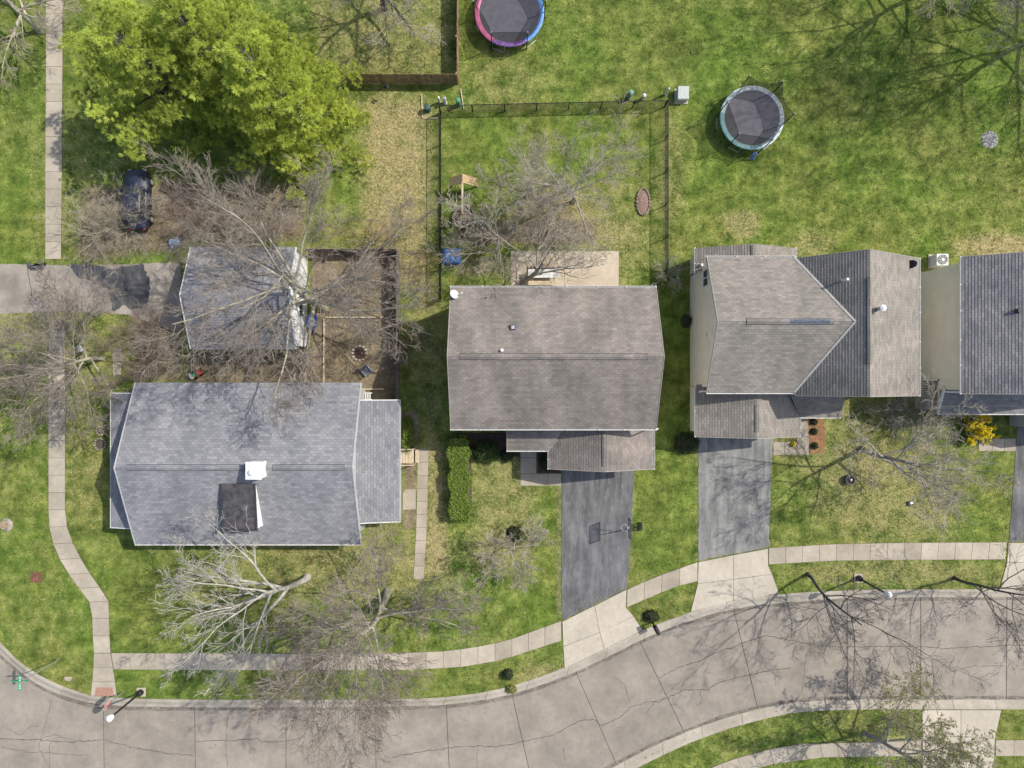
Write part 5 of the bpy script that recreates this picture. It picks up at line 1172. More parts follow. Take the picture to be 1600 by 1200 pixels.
for s in (-0.22, 0.22): MB().add([(-0.65, s - .03, 0.52), (0.65, s - .03, 0.22), (0.65, s + .03, 0.22), (-0.65, s + .03, 0.52), (-0.65, s - .03, 0.3), (0.65, s - .03, 0.02), (0.65, s + .03, 0.02), (-0.65, s + .03, 0.3)], [(0, 1, 2, 3), (7, 6, 5, 4), (0, 4, 5, 1), (1, 5, 6, 2), (2, 6, 7, 3), (3, 7, 4, 0)]).build('side_rail', gr, sl_)
for s in (-0.15, 0.15): MB().box((-0.55, s, 0.18), (0.05, 0.05, 0.38)).build('support', gr, sl_)

# blue tarp draped over a low stack
def draped(name, label, cat, px, py, sx, sy, h, seed, m, rz=0.0):
    rng = np.random.default_rng(seed); n = 18; V = []
    ph = rng.uniform(0, 6.28, 6)
    for j in range(n):
        for i in range(n):
            u, v_ = i / (n - 1) * 2 - 1, j / (n - 1) * 2 - 1; e = max(abs(u), abs(v_))
            z = h * (1 - max(0, (e - 0.72) / 0.28) ** 1.3) + 0.05 * math.sin(u * 7 + ph[0]) * math.cos(v_ * 6 + ph[1]) + 0.04 * math.sin(u * 13 + v_ * 9 + ph[2]) + rng.normal(0, 0.012)
            V.append((u * sx / 2 * (1 + 0.04 * math.sin(v_ * 8 + ph[3])), v_ * sy / 2 * (1 + 0.05 * math.sin(u * 7 + ph[4])), max(0.012, z)))
    Fq = [(j * n + i, j * n + i + 1, (j + 1) * n + i + 1, (j + 1) * n + i) for j in range(n - 1) for i in range(n - 1)]
    o = link(name, np_mesh(name, V, Fq, True), m, None, (gx(px), gy(py), 0)); o.rotation_euler = (0, 0, rz); o.modifiers.new('s', 'SOLIDIFY').thickness = -0.008
    return tag(o, label, cat)
draped('tarp', 'bright blue crumpled tarp beside the left chain link fence', 'tarp', 706, 401, 1.35, 1.2, 0.32, 5, mat('blue_tarp', (0.09, 0.20, 0.47), 0.4, 0.25, 5, spec=0.5), 0.04)
draped('tarp', 'small pale blue tarp bundle by the garage corner', 'tarp', 274, 380, 0.8, 0.7, 0.3, 6, mat('pale_blue_tarp', (0.40, 0.45, 0.58), 0.5, 0.25, 5), 0.4)

# picnic table on the patio
pt = empty('picnic_table', (gx(848), gy(430), 0.03)); tag(pt, 'picnic table with white top and tan benches on the patio', 'table')
for k in range(3): MB().box((0, -0.2 + 0.2 * k, 0.74), (2.1, 0.185, 0.045)).build('top_plank', M['white'], pt)
for s, y_ in ((-1, -0.62), (1, 0.62)):
    for k in range(2): MB().box((0, y_ + (k - 0.5) * 0.15, 0.45), (2.1 if s < 0 else 1.0, 0.135, 0.045)).build('bench_plank', M['wood_pale'] if s < 0 else M['wood'], pt)
for x_ in (-0.75, 0.75):
    MB().box((x_, 0, 0.4), (0.07, 1.5, 0.09)).build('brace', M['wood'], pt)
    for s in (-1, 1): MB().tube([(x_, s * 0.6, 0.0), (x_, s * 0.2, 0.72)], 0.045, 5).build('leg', M['wood'], pt)
bx_ = MB().lathe([(0.08, 0), (0.1, 0.14), (0.07, 0.15)], 12, (gx(846, 0.85), gy(427, 0.85), 0.795)).build('pot', M['dark_trim']); tag(bx_, 'small dark pot on the white picnic table top', 'pot')
# oval garden bed
ob = empty('oval_planter', (gx(1005), gy(316), 0)); tag(ob, 'oval mulched planter ringed with edging near the right chain link fence', 'planter')
o_ = MB().lathe([(0.42, 0.0), (0.42, 0.06), (0.2, 0.12)], 24).build('mulch', mat('pinkish_mulch', (0.27, 0.18, 0.14), 0.95, 0.3, 10), ob); o_.scale = (1, 2.05, 1)
for k in range(22):
    th = 2 * math.pi * k / 22; MB().box((0.46 * math.cos(th), 0.92 * math.sin(th), 0.07), (0.1, 0.19, 0.16), math.atan2(0.92 * math.cos(th), -0.46 * math.sin(th)) - math.pi / 2).build('edging_block', M['barkRed'], ob)
# utility boxes on the lawn
def ubox(label, px, py, d, m, name='utility_box', cat='utility box'):
    root = empty(name, (gx(px), gy(py), 0)); tag(root, label, cat)
    mb = MB(); sx, sy, sz = d; mb.prism([(-sx / 2, -sy / 2), (sx / 2, -sy / 2), (sx / 2, sy / 2), (-sx / 2, sy / 2)], 0.05, sz * 0.86)
    mb.build('cabinet', m, root)
    lid = MB(); s = 0.03; q = [(-sx / 2 - s, -sy / 2 - s, sz * 0.862), (sx / 2 + s, -sy / 2 - s, sz * 0.862), (sx / 2 + s, sy / 2 + s, sz * 0.95), (-sx / 2 - s, sy / 2 + s, sz * 0.95)]; q += [(a * 0.9, b * 0.9, c + sz * 0.07) for a, b, c in q]
    lid.add(q, [(3, 2, 1, 0), (4, 5, 6, 7), (0, 1, 5, 4), (1, 2, 6, 5), (2, 3, 7, 6), (3, 0, 4, 7)]).build('lid', m, root)
    MB().box((0, 0, 0.03), (sx + 0.2, sy + 0.2, 0.07)).build('pad', M['patio'], root); return root
ubox('large pale grey transformer box on the lawn', 1064, 151, (0.74, 0.86, 0.72), mat('box_grey_green', (0.42, 0.44, 0.40), 0.5, 0.08))
def pedestal(label, px, py, r, h, m, capm=None, square=False):
    root = empty('utility_pedestal', (gx(px), gy(py), 0)); tag(root, label, 'pedestal'); n = 4 if square else 12
    MB().lathe([(r * 1.15, 0), (r * 1.15, 0.1), (r, 0.12), (r, h * 0.82)], n).build('post', m, root); MB().lathe([(r * 1.1, h * 0.82), (r * 1.12, h * 0.92), (r * 0.5, h)], n).build('cap', capm or m, root)
    return root
gp = mat('pedestal_green', (0.20, 0.30, 0.24), 0.6, 0.1); dg = mat('pedestal_dark_green', (0.055, 0.10, 0.085), 0.6, 0.1)
pedestal('square grey green pedestal left of the white post pair by the fence', 983, 152, 0.2, 0.95, gp, None, True)
pedestal('short white topped pedestal between the green pedestal and the thin white post', 1004, 155, 0.12, 0.75, M['steel'], M['white'])
pedestal('thin white post beside the large transformer box', 1040, 148, 0.08, 1.1, M['white'])
pedestal('dark green pedestal inside the edged corner left of the fence', 669, 172, 0.2, 0.7, dg)
pedestal('thin white pipe beside the dark green pedestal', 687, 160, 0.08, 0.9, M['white'])
pedestal('second white pipe right of the thin one near the fence corner', 696, 161, 0.12, 0.9, M['white'], M['steel'])
pedestal('bright green pedestal at the end of the brown fence', 717, 164, 0.16, 0.95, mat('pedestal_bright_green', (0.08, 0.26, 0.14), 0.6, 0.1))
for lb, a, b in (('pale edging strip on the left of the pedestal corner', (659, 148), (660, 184)), ('pale edging strip below the pedestal corner', (660, 185), (684, 185)), ('pale edging strip right of the pedestal corner', (720, 140), (725, 172))):
    p, q = G(*a), G(*b); d = q - p; o = MB().box((0, 0, 0.04), (d.length, 0.07, 0.1)).build('edging_strip', M['wood_pale'], None, (p + q) / 2); o.rotation_euler = (0, 0, math.atan2(d.y, d.x)); tag(o, lb, 'edging')
# air conditioner
ac = empty('air_conditioner', (gx(1461), gy(409), 0)); tag(ac, 'white air conditioning unit between the two right houses', 'air conditioner')
MB().box((0, 0, 0.04), (1.0, 1.0, 0.08)).build('pad', M['patio'], ac); MB().box((0, 0, 0.47), (0.8, 0.8, 0.78)).build('cabinet', M['white'], ac)
MB().lathe([(0.36, 0.862), (0.36, 0.875)], 24).build('fan_well', M['dark_trim'], ac)
for r_ in (0.34, 0.26, 0.18, 0.1): MB().tube([(r_ * math.cos(2 * math.pi * k / 24), r_ * math.sin(2 * math.pi * k / 24), 0.9) for k in range(25)], 0.012, 5, False).build('grille_ring', M['white'], ac)
for k in range(8): th = math.pi * k / 4; MB().box((0.18 * math.cos(th), 0.18 * math.sin(th), 0.9), (0.34, 0.015, 0.015), th).build('grille_spoke', M['white'], ac)
MB().lathe([(0.1, 0.875), (0.1, 0.92)], 14).build('fan_hub', M['white'], ac)
# grey ash heap on the far lawn
rng = np.random.default_rng(9); ar = empty('ash_heap', (gx(1546), gy(218), 0)); tag(ar, 'grey and white ash heap on the far right lawn', 'ash heap')
MB().lathe([(0.62, 0.0), (0.5, 0.05), (0.2, 0.1), (0.02, 0.11)], 16).build('heap', mat('ash', (0.34, 0.33, 0.32), 0.95, 0.45, 7), ar)
for k in range(26):
    th = rng.uniform(0, 6.28); r_ = 0.62 * math.sqrt(rng.uniform(0, 1)); MB().box((r_ * math.cos(th), r_ * math.sin(th), 0.08), tuple(rng.uniform(0.03, 0.07, 3)), th).build('cinder', M['stone'] if k % 3 else M['joint'], ar)
EXCL.append([(1532, 204), (1560, 204), (1560, 232), (1532, 232)])

# basketball hoop
bh = empty('basketball_hoop', (gx(1000), gy(822), 0)); tag(bh, 'portable basketball hoop beside the middle driveway', 'basketball hoop')
MB().prism([(-0.12, -0.3), (0.16, -0.2), (0.16, 0.2), (-0.12, 0.3)], 0.0, 0.1).build('base', M['black'], bh)
bxb = gx(984, 2.5) - gx(1000); byb = gy(826, 2.5) - gy(822)
MB().tube([(0.0, 0, 0.1), (-0.25, byb * 0.3, 1.2), (-0.45, byb * 0.7, 2.15)], 0.05, 7).build('pole', M['black'], bh)
for s in (-1, 1): MB().tube([(0.15, s * 0.3, 0.1), (-0.25, byb * 0.3, 1.1)], 0.03, 6).build('brace', M['black'], bh)
for s in (-1, 1): MB().tube([(-0.4, byb * 0.7 + s * 0.08, 1.9), (bxb + 0.05, byb + s * 0.2, 2.35)], 0.025, 5).build('arm', M['black'], bh)
bb = MB().box((bxb, byb, 2.52), (0.04, 1.25, 0.85)).build('backboard', net_mat('clear_backboard', (0.25, 0.26, 0.28), 0.4), bh)
for z_ in (2.1, 2.94): MB().box((bxb, byb, z_), (0.06, 1.3, 0.05)).build('frame', M['dark_trim'], bb)
for s in (-1, 1): MB().box((bxb, byb + s * 0.63, 2.52), (0.06, 0.05, 0.86)).build('frame', M['dark_trim'], bb)
rim = MB().tube([(bxb - 0.30 + 0.23 * math.cos(2 * math.pi * k / 24), byb + 0.23 * math.sin(2 * math.pi * k / 24), 2.18) for k in range(25)], 0.018, 6, False); rim.box((bxb - 0.04, byb, 2.18), (0.1, 0.18, 0.05)); rm = rim.build('rim', M['white'], bh)
nt_ = MB()
for k in range(12):
    for sg in (1, -1):
        a0 = 2 * math.pi * k / 12; nt_.tube([(bxb - 0.30 + (0.23 - 0.03 * j) * math.cos(a0 + sg * 0.26 * j), byb + (0.23 - 0.03 * j) * math.sin(a0 + sg * 0.26 * j), 2.18 - 0.11 * j) for j in range(5)], 0.007, 3, False)
nt_.build('net', M['white'], rm)

# street lamps, signs, mailbox
def lamp(label, px, py, h=3.9):
    root = empty('street_lamp', (gx(px), gy(py), 0)); tag(root, label, 'street lamp')
    MB().box((0, 0, 0.03), (0.62, 0.62, 0.08)).build('footing', M['patio'], root)
    MB().lathe([(0.22, 0.07), (0.2, 0.35), (0.11, 0.45), (0.075, 0.7), (0.06, h - 0.55), (0.09, h - 0.5), (0.1, h - 0.42)], 12).build('post', M['black'], root)
    gl = MB().lathe([(0.1, h - 0.42), (0.2, h - 0.25), (0.22, h - 0.05), (0.17, h)], 12).build('globe', mat('lamp_globe', (0.75, 0.77, 0.76), 0.35, 0.05), root)
    MB().lathe([(0.23, h), (0.22, h + 0.04), (0.1, h + 0.16), (0.02, h + 0.22)], 12).build('lamp_cap', M['white'], root)
lamp('black post lamp with white head by the stop sign', 221, 1081); lamp('black post lamp with white head near the right street trees', 1341, 903)
ss = empty('stop_sign', (gx(194), gy(1080), 0)); tag(ss, 'red octagonal stop sign beside the corner ramp', 'road sign')
MB().box((0, 0, 1.2), (0.05, 0.05, 2.4)).build('post', M['steel'], ss)
ang = math.atan2(-0.5, 0.86); nv = Vector((math.cos(ang), math.sin(ang), 0)); tv = Vector((-nv.y, nv.x, 0))
def octo(r, d0, d1, nm, m, par):
    vs_ = [];
    for d in (d0, d1):
        for k in range(8): th = R(22.5 + 45 * k); vs_.append(tv * (r * math.cos(th)) + Vector((0, 0, 2.05 + r * math.sin(th))) + nv * d)
    return MB().add(vs_, [tuple(range(8)), tuple(range(15, 7, -1))] + [(k, (k + 1) % 8, 8 + (k + 1) % 8, 8 + k) for k in range(8)]).build(nm, m, par)
pl = octo(0.42, 0.03, 0.045, 'plate', M['white'], ss); octo(0.385, 0.046, 0.05, 'red_face', mat('sign_red', (0.55, 0.02, 0.05), 0.4, 0.05), pl)
tc = bpy.data.curves.new('lettering', 'FONT'); tc.body = 'STOP'; tc.size = 0.33; tc.align_x = 'CENTER'; tc.align_y = 'CENTER'; tc.extrude = 0.003; tc.offset = 0.008
to = bpy.data.objects.new('tmp_text', tc); COL.objects.link(to); bpy.context.view_layer.update()
tme = bpy.data.meshes.new_from_object(to.evaluated_get(bpy.context.evaluated_depsgraph_get())); bpy.data.objects.remove(to)
tx = link('lettering', tme, M['white'], pl); tme.materials.clear(); tme.materials.append(M['white'])
tx.matrix_local = Matrix.Translation(Vector((0, 0, 2.05)) + nv * 0.055) @ Matrix((tv.to_4d(), Vector((0, 0, 1, 0)), nv.to_4d(), (0, 0, 0, 1))).transposed() @ Matrix.Identity(4)
m4 = Matrix.Identity(4)
for r_ in range(3): m4[r_][0] = tv[r_]; m4[r_][1] = (0, 0, 1)[r_]; m4[r_][2] = nv[r_]; m4[r_][3] = (Vector((0, 0, 2.05)) + nv * 0.055)[r_]
tx.matrix_local = m4
sn = empty('street_name_sign', (gx(92), gy(1030), 0)); tag(sn, 'tall pole with green street name blades at the left corner', 'street sign')
MB().tube([(0, 0, 0), (0, 0, 3.9)], 0.035, 8).build('pole', M['steel'], sn)
gs = mat('sign_green', (0.05, 0.34, 0.20), 0.4, 0.08)
b1 = MB().box((-0.1, -0.05, 3.72), (0.03, 1.0, 0.24)).build('name_blade', gs, sn); b2 = MB().box((-0.3, -0.03, 3.45), (1.1, 0.03, 0.24)).build('name_blade', gs, sn)
for k in range(5): MB().box((-0.08, -0.4 + k * 0.17, 3.72), (0.012, 0.1, 0.1)).build('letter_stroke', M['white'], b1)
mb_ = empty('mailbox', (gx(1019), gy(972), 0), R(28)); tag(mb_, 'black mailbox on a post at the end of the middle driveway', 'mailbox')
MB().box((0, 0, 0.55), (0.1, 0.1, 1.1)).build('post', M['black'], mb_)
prof = [(-0.11, 1.1), (0.11, 1.1), (0.11, 1.24)] + [(0.11 * math.cos(R(a)), 1.24 + 0.11 * math.sin(R(a))) for a in range(30, 151, 30)] + [(-0.11, 1.24)]
vv = [(a, -0.5, b) for a, b in prof] + [(a, 0.08, b) for a, b in prof]; k_ = len(prof)
MB().add(vv, [tuple(range(k_)), tuple(range(2 * k_ - 1, k_ - 1, -1))] + [(i, (i + 1) % k_, k_ + (i + 1) % k_, k_ + i) for i in range(k_)]).build('box', M['black'], mb_)
MB().box((0.125, -0.2, 1.3), (0.015, 0.04, 0.16)).build('flag', mat('flag_red', (0.5, 0.05, 0.04), 0.5), mb_); MB().box((0, -0.2, 0.92), (0.3, 0.55, 0.16)).build('paper_tray', M['dark_trim'], mb_)

# storm drain, stump, stones
sdn = empty('storm_drain', (gx(57), gy(902), 0)); tag(sdn, 'rusty slatted drain grate in the left lawn', 'drain')
MB().box((0, 0, 0.03), (0.75, 0.7, 0.07)).build('frame', mat('rust', (0.19, 0.085, 0.055), 0.85, 0.3, 8), sdn)
for k in range(6): MB().box((-0.25 + k * 0.1, 0, 0.075), (0.055, 0.56, 0.03)).build('slat', mat('rust_slat', (0.23, 0.10, 0.07), 0.85, 0.3, 8) if k == 0 else bpy.data.materials['rust_slat'], sdn)
stu = empty('tree_stump', (gx(10), gy(820), 0)); tag(stu, 'cut brown tree stump in the left lawn', 'stump'); 
MB().lathe([(0.48, 0.0), (0.38, 0.08), (0.35, 0.2)], 13).build('bark', M['barkGrey'], stu); MB().lathe([(0.33, 0.2), (0.31, 0.225)], 13).build('cut_face', mat('cut_wood', (0.36, 0.26, 0.17), 0.9, 0.3, 10), stu)
def stone(label, px, py, s, m, seed, name='stone', parent=None, loc=None):
    rng = np.random.default_rng(seed); bm = bmesh.new(); bmesh.ops.create_icosphere(bm, subdivisions=1, radius=0.5)
    for v in bm.verts: v.co = Vector((v.co.x * s[0], v.co.y * s[1], v.co.z * s[2])) * rng.uniform(0.82, 1.12)
    me = bpy.data.meshes.new(name); bm.to_mesh(me); bm.free()
    o = link(name, me, m, parent, loc or (gx(px), gy(py), s[2] * 0.25))
    if label: tag(o, label, 'stone')
    return o
stone('flat pale stone in the corner lawn by the kerb', 107, 1060, (0.7, 0.45, 0.16), M['stone'], 3)
def ring(label, px, py, r, n, seed, gap=0, cat='stone ring', fill=None):
    root = empty('stone_ring', (gx(px), gy(py), 0)); tag(root, label, cat); rng = np.random.default_rng(seed)
    for k in range(n - gap):
        th = 2 * math.pi * k / n; stone(None, 0, 0, tuple(rng.uniform(0.8, 1.2, 3) * np.array([1.9 * r * 3.14 / n * 1.0, 1.5 * r * 3.14 / n, 0.2])), M['stone'], seed + k, 'stone', root, (r * math.cos(th), r * math.sin(th), 0.07))
    if fill: MB().lathe([(r * 0.9, 0.0), (r * 0.7, 0.03)], 14).build('fill', fill, root)
ring('upper small stone ring beside the blue grey house', 158, 673, 0.3, 10, 31, 0, fill=M['mulch_grey']); ring('lower larger stone ring beside the blue grey house', 157, 694, 0.4, 13, 37, 0, fill=M['mulch_grey'])
ring('fire pit of pale stones in the bare soil yard', 562, 552, 0.5, 12, 41, 1, 'fire pit', M['mulch'])
# yard clutter
tb = empty('wheelbarrow', (gx(492), gy(503), 0), R(-8)); tag(tb, 'blue wheelbarrow beside the detached garage wall', 'wheelbarrow')
wbm = mat('tub_blue', (0.15, 0.23, 0.50), 0.5, 0.25, 8)
o_ = MB().lathe([(0.2, 0.3), (0.34, 0.62), (0.37, 0.63), (0.37, 0.60), (0.33, 0.6), (0.19, 0.33)], 20).build('tub', wbm, tb); o_.scale = (1, 1.75, 1)
for s in (-0.25, 0.25): MB().tube([(s * 0.4, -0.75, 0.25), (s, 0.1, 0.42), (s * 1.2, 0.95, 0.6)], 0.022, 6).build('handle', M['wood'], tb); MB().tube([(s, 0.35, 0.46), (s, 0.4, 0.0)], 0.02, 5).build('leg', M['steel'], tb)
MB().tube([(-0.05, -0.72, 0.2), (0.05, -0.72, 0.2)], 0.2, 16).build('wheel', M['black'], tb)
tbl = empty('folding_chair', (gx(576), gy(580), 0), R(40)); tag(tbl, 'grey folding chair turned askew by the fire pit', 'chair')
gcl = mat('chair_fabric', (0.10, 0.11, 0.13), 0.8, 0.25, 6)
MB().box((0, 0, 0.42), (0.52, 0.5, 0.03)).build('seat', gcl, tbl); MB().box((0, 0.3, 0.68), (0.52, 0.05, 0.5), M=Matrix.Rotation(-0.2, 3, 'X')).build('backrest', gcl, tbl)
for sx in (-0.28, 0.28):
    MB().tube([(sx, -0.28, 0), (sx, 0.25, 0.6), (sx, 0.36, 0.95)], 0.016, 6).build('leg', M['steel'], tbl); MB().tube([(sx, 0.28, 0), (sx, -0.26, 0.6)], 0.016, 6).build('leg', M['steel'], tbl); MB().box((sx, 0.0, 0.61), (0.05, 0.5, 0.025)).build('armrest', M['steel'], tbl)
wb = empty('slatted_bench', (gx(573), gy(619), 0)); tag(wb, 'white slatted bench at the corner of the blue grey house', 'bench')
for k in range(6): o = MB().box((-0.42 + k * 0.15, 0, 0.45), (0.085, 0.55, 0.03)).build('slat', M['white'], wb); o.rotation_euler = (0, 0, 0)
for x_ in (-0.45, 0.4):
    for y_ in (-0.22, 0.22): MB().box((x_, y_, 0.21), (0.06, 0.06, 0.42)).build('leg', M['white'], wb)
MB().box((0, 0.24, 0.415), (0.95, 0.05, 0.04)).build('rail', M['white'], wb); MB().box((0, -0.24, 0.415), (0.95, 0.05, 0.04)).build('rail', M['white'], wb)
for lb, a, b in (('long timber edging running down the bare soil yard', (507, 498), (506, 598)), ('timber edging running across the bare soil yard', (509, 496), (600, 496)), ('short timber at the top of the white bench', (563, 608), (600, 608))):
    p, q = G(*a), G(*b); d = q - p; o = MB().box((0, 0, 0.06), (d.length, 0.1, 0.14)).build('edging_timber', M['wood_pale'], None, (p + q) / 2); o.rotation_euler = (0, 0, math.atan2(d.y, d.x)); tag(o, lb, 'timber')
ty = empty('ride_on_toy', (gx(310), gy(584), 0), R(30)); tag(ty, 'small red, green and white ride on toy behind the blue grey house', 'toy')
rd = mat('toy_red', (0.5, 0.06, 0.04), 0.4); gn = mat('toy_green', (0.10, 0.36, 0.20), 0.4)
MB().prism([(-0.35, -0.16), (0.3, -0.2), (0.42, 0), (0.3, 0.2), (-0.35, 0.16)], 0.16, 0.34).build('body', rd, ty); MB().box((-0.15, 0, 0.40), (0.3, 0.26, 0.1)).build('seat', gn, ty); MB().prism([(-0.42, -0.2), (-0.3, -0.2), (-0.3, 0.2), (-0.42, 0.2)], 0.3, 0.62).build('backrest', M['white'], ty)
MB().tube([(0.2, 0, 0.33), (0.12, 0, 0.58)], 0.025, 6).build('steering_column', M['white'], ty)
for sx in (-0.25, 0.25):
    for s in (-1, 1): MB().tube([(sx, s * 0.18, 0.12), (sx, s * 0.26, 0.12)], 0.12, 12).build('wheel', M['black'], ty)
pl_ = empty('plank_stack', (gx(304), gy(570), 0)); tag(pl_, 'few tan planks laid side by side behind the toy', 'planks')
for k in range(4): MB().box((-0.18 + k * 0.16, 0.02 * k, 0.05), (0.09, 1.0, 0.06)).build('plank', M['wood_pale'], pl_)
ws = empty('yard_sign', (gx(134), gy(546), 0)); tag(ws, 'small white yard sign under the twiggy left tree', 'yard sign')
MB().add([(-0.22, -0.2, 0.55), (0.2, -0.12, 0.5), (0.12, 0.26, 0.75), (-0.18, 0.12, 0.7), (-0.22, -0.22, 0.53), (0.2, -0.14, 0.48), (0.12, 0.24, 0.73), (-0.18, 0.10, 0.68)], [(0, 1, 2, 3), (7, 6, 5, 4), (0, 4, 5, 1), (1, 5, 6, 2), (2, 6, 7, 3), (3, 7, 4, 0)]).build('panel', M['white'], ws)
for s in (-0.12, 0.1): MB().tube([(s, 0, 0), (s, 0, 0.58)], 0.012, 5).build('stake', M['steel'], ws)
stk = MB().box((0, 0, 0.03), (0.07, 0.62, 0.05)).build('marker_stake', mat('stake_cream', (0.75, 0.66, 0.40), 0.6, 0.2), None, (gx(323), gy(1081), 0)); stk.rotation_euler = (0, 0, R(-38)); tag(stk, 'cream wooden marker stake lying on the verge', 'stake')
# planters on the right lawn
pr = empty('planter_ring', (gx(1325), gy(749), 0)); tag(pr, 'round dark planter on the right hand front lawn', 'planter')
MB().lathe([(0.3, 0.0), (0.34, 0.4), (0.29, 0.4), (0.27, 0.28)], 18).build('pot', mat('planter_grey', (0.14, 0.13, 0.13), 0.8, 0.2), pr); MB().lathe([(0.27, 0.27), (0.2, 0.31)], 16).build('soil', M['mulch'], pr); MB().box((0.05, 0.03, 0.36), (0.14, 0.12, 0.1), 0.5).build('stone', M['steel'], pr)
vc = empty('valve_cover', (gx(1422), gy(786), 0)); tag(vc, 'small dark valve cover in the right hand front lawn', 'valve cover')
MB().box((0, 0, 0.06), (0.4, 0.3, 0.14), 0.2).build('box', M['dark_trim'], vc); MB().box((0.04, 0.03, 0.14), (0.2, 0.16, 0.03), 0.2).build('lid', M['steel'], vc)
fb = empty('bird_feeder', (gx(606), gy(150), 0)); tag(fb, 'thin dark bird feeder pole below the brown fence', 'bird feeder')
MB().tube([(0, 0, 0), (0, 0, 1.5), (0.04, 0.06, 1.62), (0.14, 0.06, 1.6)], 0.016, 6).build('pole', M['black'], fb); MB().lathe([(0.09, 1.25), (0.1, 1.45), (0.16, 1.46), (0.02, 1.58)], 10, (0.16, 0.06, -0.05)).build('feeder', M['black'], fb)

# dark blue car under the branches
car = empty('parked_car', (gx(222), gy(316), 0), R(90)); tag(car, 'dark blue car parked under the pine and bare branches', 'car')
cb = mat('car_paint_navy', (0.016, 0.019, 0.045), 0.5, 0.1, 2, spec=0.6)
sec = [(-2.1, 0.62, 0.55, 0.70), (-1.95, 0.76, 0.40, 0.86), (-1.2, 0.84, 0.32, 0.95), (-0.3, 0.86, 0.30, 0.97), (0.7, 0.86, 0.30, 0.95), (1.5, 0.83, 0.33, 0.86), (1.95, 0.74, 0.40, 0.76), (2.12, 0.58, 0.50, 0.64)]
vv = []; 
for x_, w, z0, z1 in sec: vv += [(x_, -w, z0), (x_, -w, (z0 + z1) / 2), (x_, -w * 0.9, z1), (x_, 0, z1 + 0.04), (x_, w * 0.9, z1), (x_, w, (z0 + z1) / 2), (x_, w, z0)]
fs = [(q * 7 + i, q * 7 + (i + 1) % 7, (q + 1) * 7 + (i + 1) % 7, (q + 1) * 7 + i) for q in range(len(sec) - 1) for i in range(7)] + [tuple(range(7)), tuple(range((len(sec) - 1) * 7, len(sec) * 7))]
MB().add(vv, fs).build('body', cb, car, smooth=True)
vv = [(-1.55, -0.74, 0.96), (0.85, -0.74, 0.96), (0.85, 0.74, 0.96), (-1.55, 0.74, 0.96), (-1.05, -0.6, 1.42), (0.1, -0.6, 1.42), (0.1, 0.6, 1.42), (-1.05, 0.6, 1.42)]
MB().add(vv, [(3, 2, 1, 0), (0, 1, 5, 4), (1, 2, 6, 5), (2, 3, 7, 6), (3, 0, 4, 7), (4, 5, 6, 7)]).build('cabin_glass', M['glass'], car)
MB().add([(-1.1, -0.62, 1.40), (0.15, -0.62, 1.40), (0.15, 0.62, 1.40), (-1.1, 0.62, 1.40), (-1.02, -0.54, 1.46), (0.06, -0.54, 1.46), (0.06, 0.54, 1.46), (-1.02, 0.54, 1.46)], [(3, 2, 1, 0), (0, 1, 5, 4), (1, 2, 6, 5), (2, 3, 7, 6), (3, 0, 4, 7), (4, 5, 6, 7)]).build('roof', cb, car)
for x_ in (-1.3, 1.35):
    for s in (-1, 1): w_ = MB().tube([(x_, s * 0.66, 0.31), (x_, s * 0.87, 0.31)], 0.31, 18).build('wheel', M['black'], car); MB().tube([(x_, s * 0.86, 0.31), (x_, s * 0.885, 0.31)], 0.19, 14).build('rim', M['steel'], w_)
for s in (-1, 1): MB().box((2.04, s * 0.5, 0.62), (0.14, 0.26, 0.1)).build('headlight', M['white'], car); MB().box((-2.05, s * 0.52, 0.68), (0.12, 0.24, 0.12)).build('taillight', mat('tail_red', (0.4, 0.02, 0.02), 0.3), car); MB().box((0.55, s * 0.9, 1.0), (0.16, 0.16, 0.1)).build('mirror', cb, car)

# ------------------------------------------------------------------ grass blades and fallen leaves
HOUSES = [[(232, 612), (572, 612), (572, 836), (232, 836)], [(208, 614), (240, 614), (240, 812), (208, 812)], [(330, 404), (482, 404), (482, 542), (330, 542)], [(722, 474), (995, 474), (995, 655), (722, 655)], [(860, 655), (1002, 655), (1002, 720), (860, 720)],
          [(1078, 405), (1365, 405), (1365, 612), (1078, 612)], [(1078, 600), (1216, 600), (1216, 672), (1078, 672)], [(1432, 430), (1700, 430), (1700, 640), (1432, 640)]]
def free_points(n, x0, x1, y0, y1, rng):
    x = rng.uniform(x0, x1, n); y = rng.uniform(y0, y1, n); bad = np.zeros(n, bool)
    xj = x + rng.normal(0, 1.7, n); yj = y + rng.normal(0, 1.7, n)
    for p in EXCL: bad |= in_poly(xj, yj, p)
    for p in HOUSES: bad |= in_poly(x, y, p)
    return x[~bad], y[~bad]
rng = np.random.default_rng(77)
gxp, gyp = free_points(115000, -70, 1670, -70, 1270, rng)
st1, so1, le1 = zone(gxp, gyp)
keep = rng.uniform(0, 1, len(gxp)) > so1 * 0.95 + le1 * 0.4
gxp, gyp, st1, so1, le1 = gxp[keep], gyp[keep], st1[keep], so1[keep], le1[keep]
n = len(gxp); nb = 5; print('grass tufts', n)
cx, cy = (gxp - 800) / PXM, (600 - gyp) / PXM
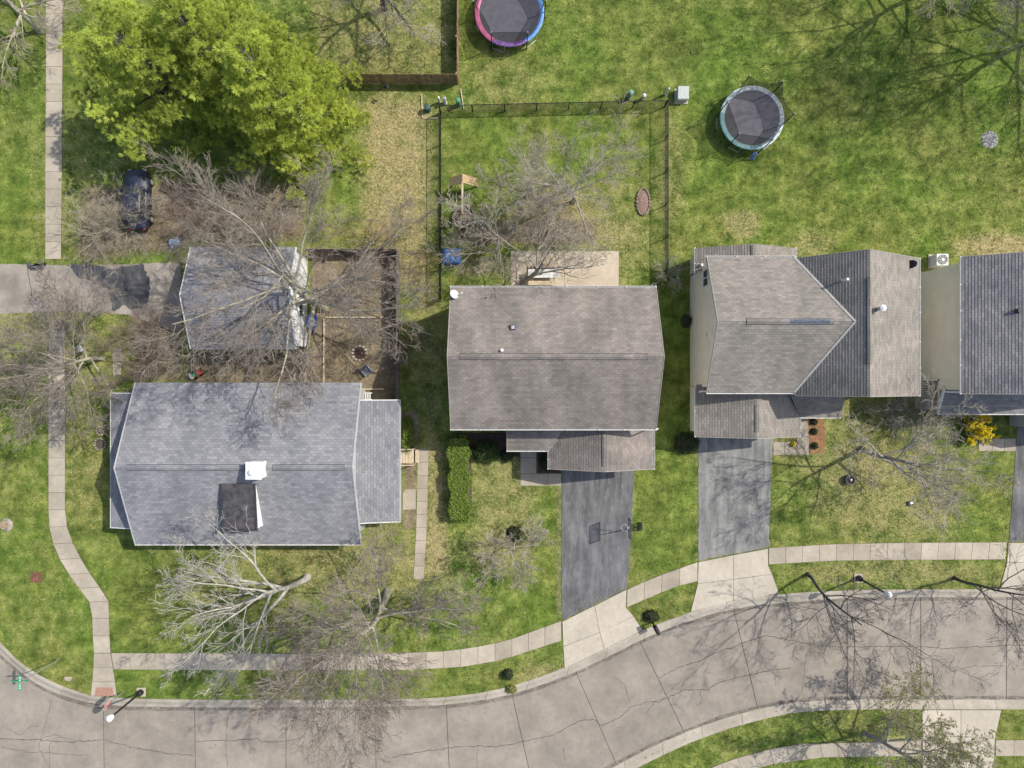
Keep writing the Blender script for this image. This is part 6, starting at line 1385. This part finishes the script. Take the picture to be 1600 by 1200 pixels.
ph = rng.uniform(0, 6.283, (n, nb)); ln = rng.uniform(0.05, 0.12, (n, nb)) * rng.uniform(0.6, 1.35, n)[:, None]; hh = rng.uniform(0.02, 0.075, (n, nb))
b0x = cx[:, None] + rng.normal(0, 0.05, (n, nb)); b0y = cy[:, None] + rng.normal(0, 0.05, (n, nb)); wd_ = 0.017
tip = np.stack([b0x + np.cos(ph) * ln, b0y + np.sin(ph) * ln, hh], -1)
ba = np.stack([b0x - np.sin(ph) * wd_, b0y + np.cos(ph) * wd_, np.zeros_like(ph)], -1); bb_ = np.stack([b0x + np.sin(ph) * wd_, b0y - np.cos(ph) * wd_, np.zeros_like(ph)], -1)
V = np.stack([ba, bb_, tip], 2).reshape(-1, 3)
gme = np_mesh('grass', V, np.arange(len(V)).reshape(-1, 3))
for nm, d in (('straw', st1), ('soil', so1 * 0.3), ('leaf', le1 * 0.3), ('rnd', np.clip(rng.normal(0.45, 0.25, n), 0, 1))): vattr(gme, nm, np.repeat(d, nb * 3))
tag(link('grass', gme, M['tuft']), 'short patchy lawn grass around the houses', 'grass', None, 'stuff')
lx, ly = free_points(90000, -40, 1640, -40, 1240, rng); s2, o2, l2 = zone(lx, ly)
pk_ = rng.uniform(0, 1, len(lx)) < 0.025 + 0.4 * l2 + 0.10 * o2 + 0.12 * np.clip(s2 - 0.2, 0, 1); lx, ly = lx[pk_], ly[pk_]; n = len(lx); print('leaves', n)
pos = np.stack([(lx - 800) / PXM, (600 - ly) / PXM, rng.uniform(0.03, 0.075, n)], 1)
V, Q = leaf_faces(pos, unit(np.array([[0, 0, 1.0]]) + rng.normal(0, 0.35, (n, 3))), 0.05, rng)
lme = np_mesh('fallen_leaves', V, Q); vattr(lme, 'rnd', np.repeat(rng.uniform(0, 1, n), 4))
tag(link('fallen_leaves', lme, M['leafdead']), 'scattered dry brown leaves on lawn and soil', 'leaves', None, 'stuff')

print('TRIS', sum(len(o.data.loops) - 2 * len(o.data.polygons) for o in bpy.data.objects if o.type == 'MESH'))
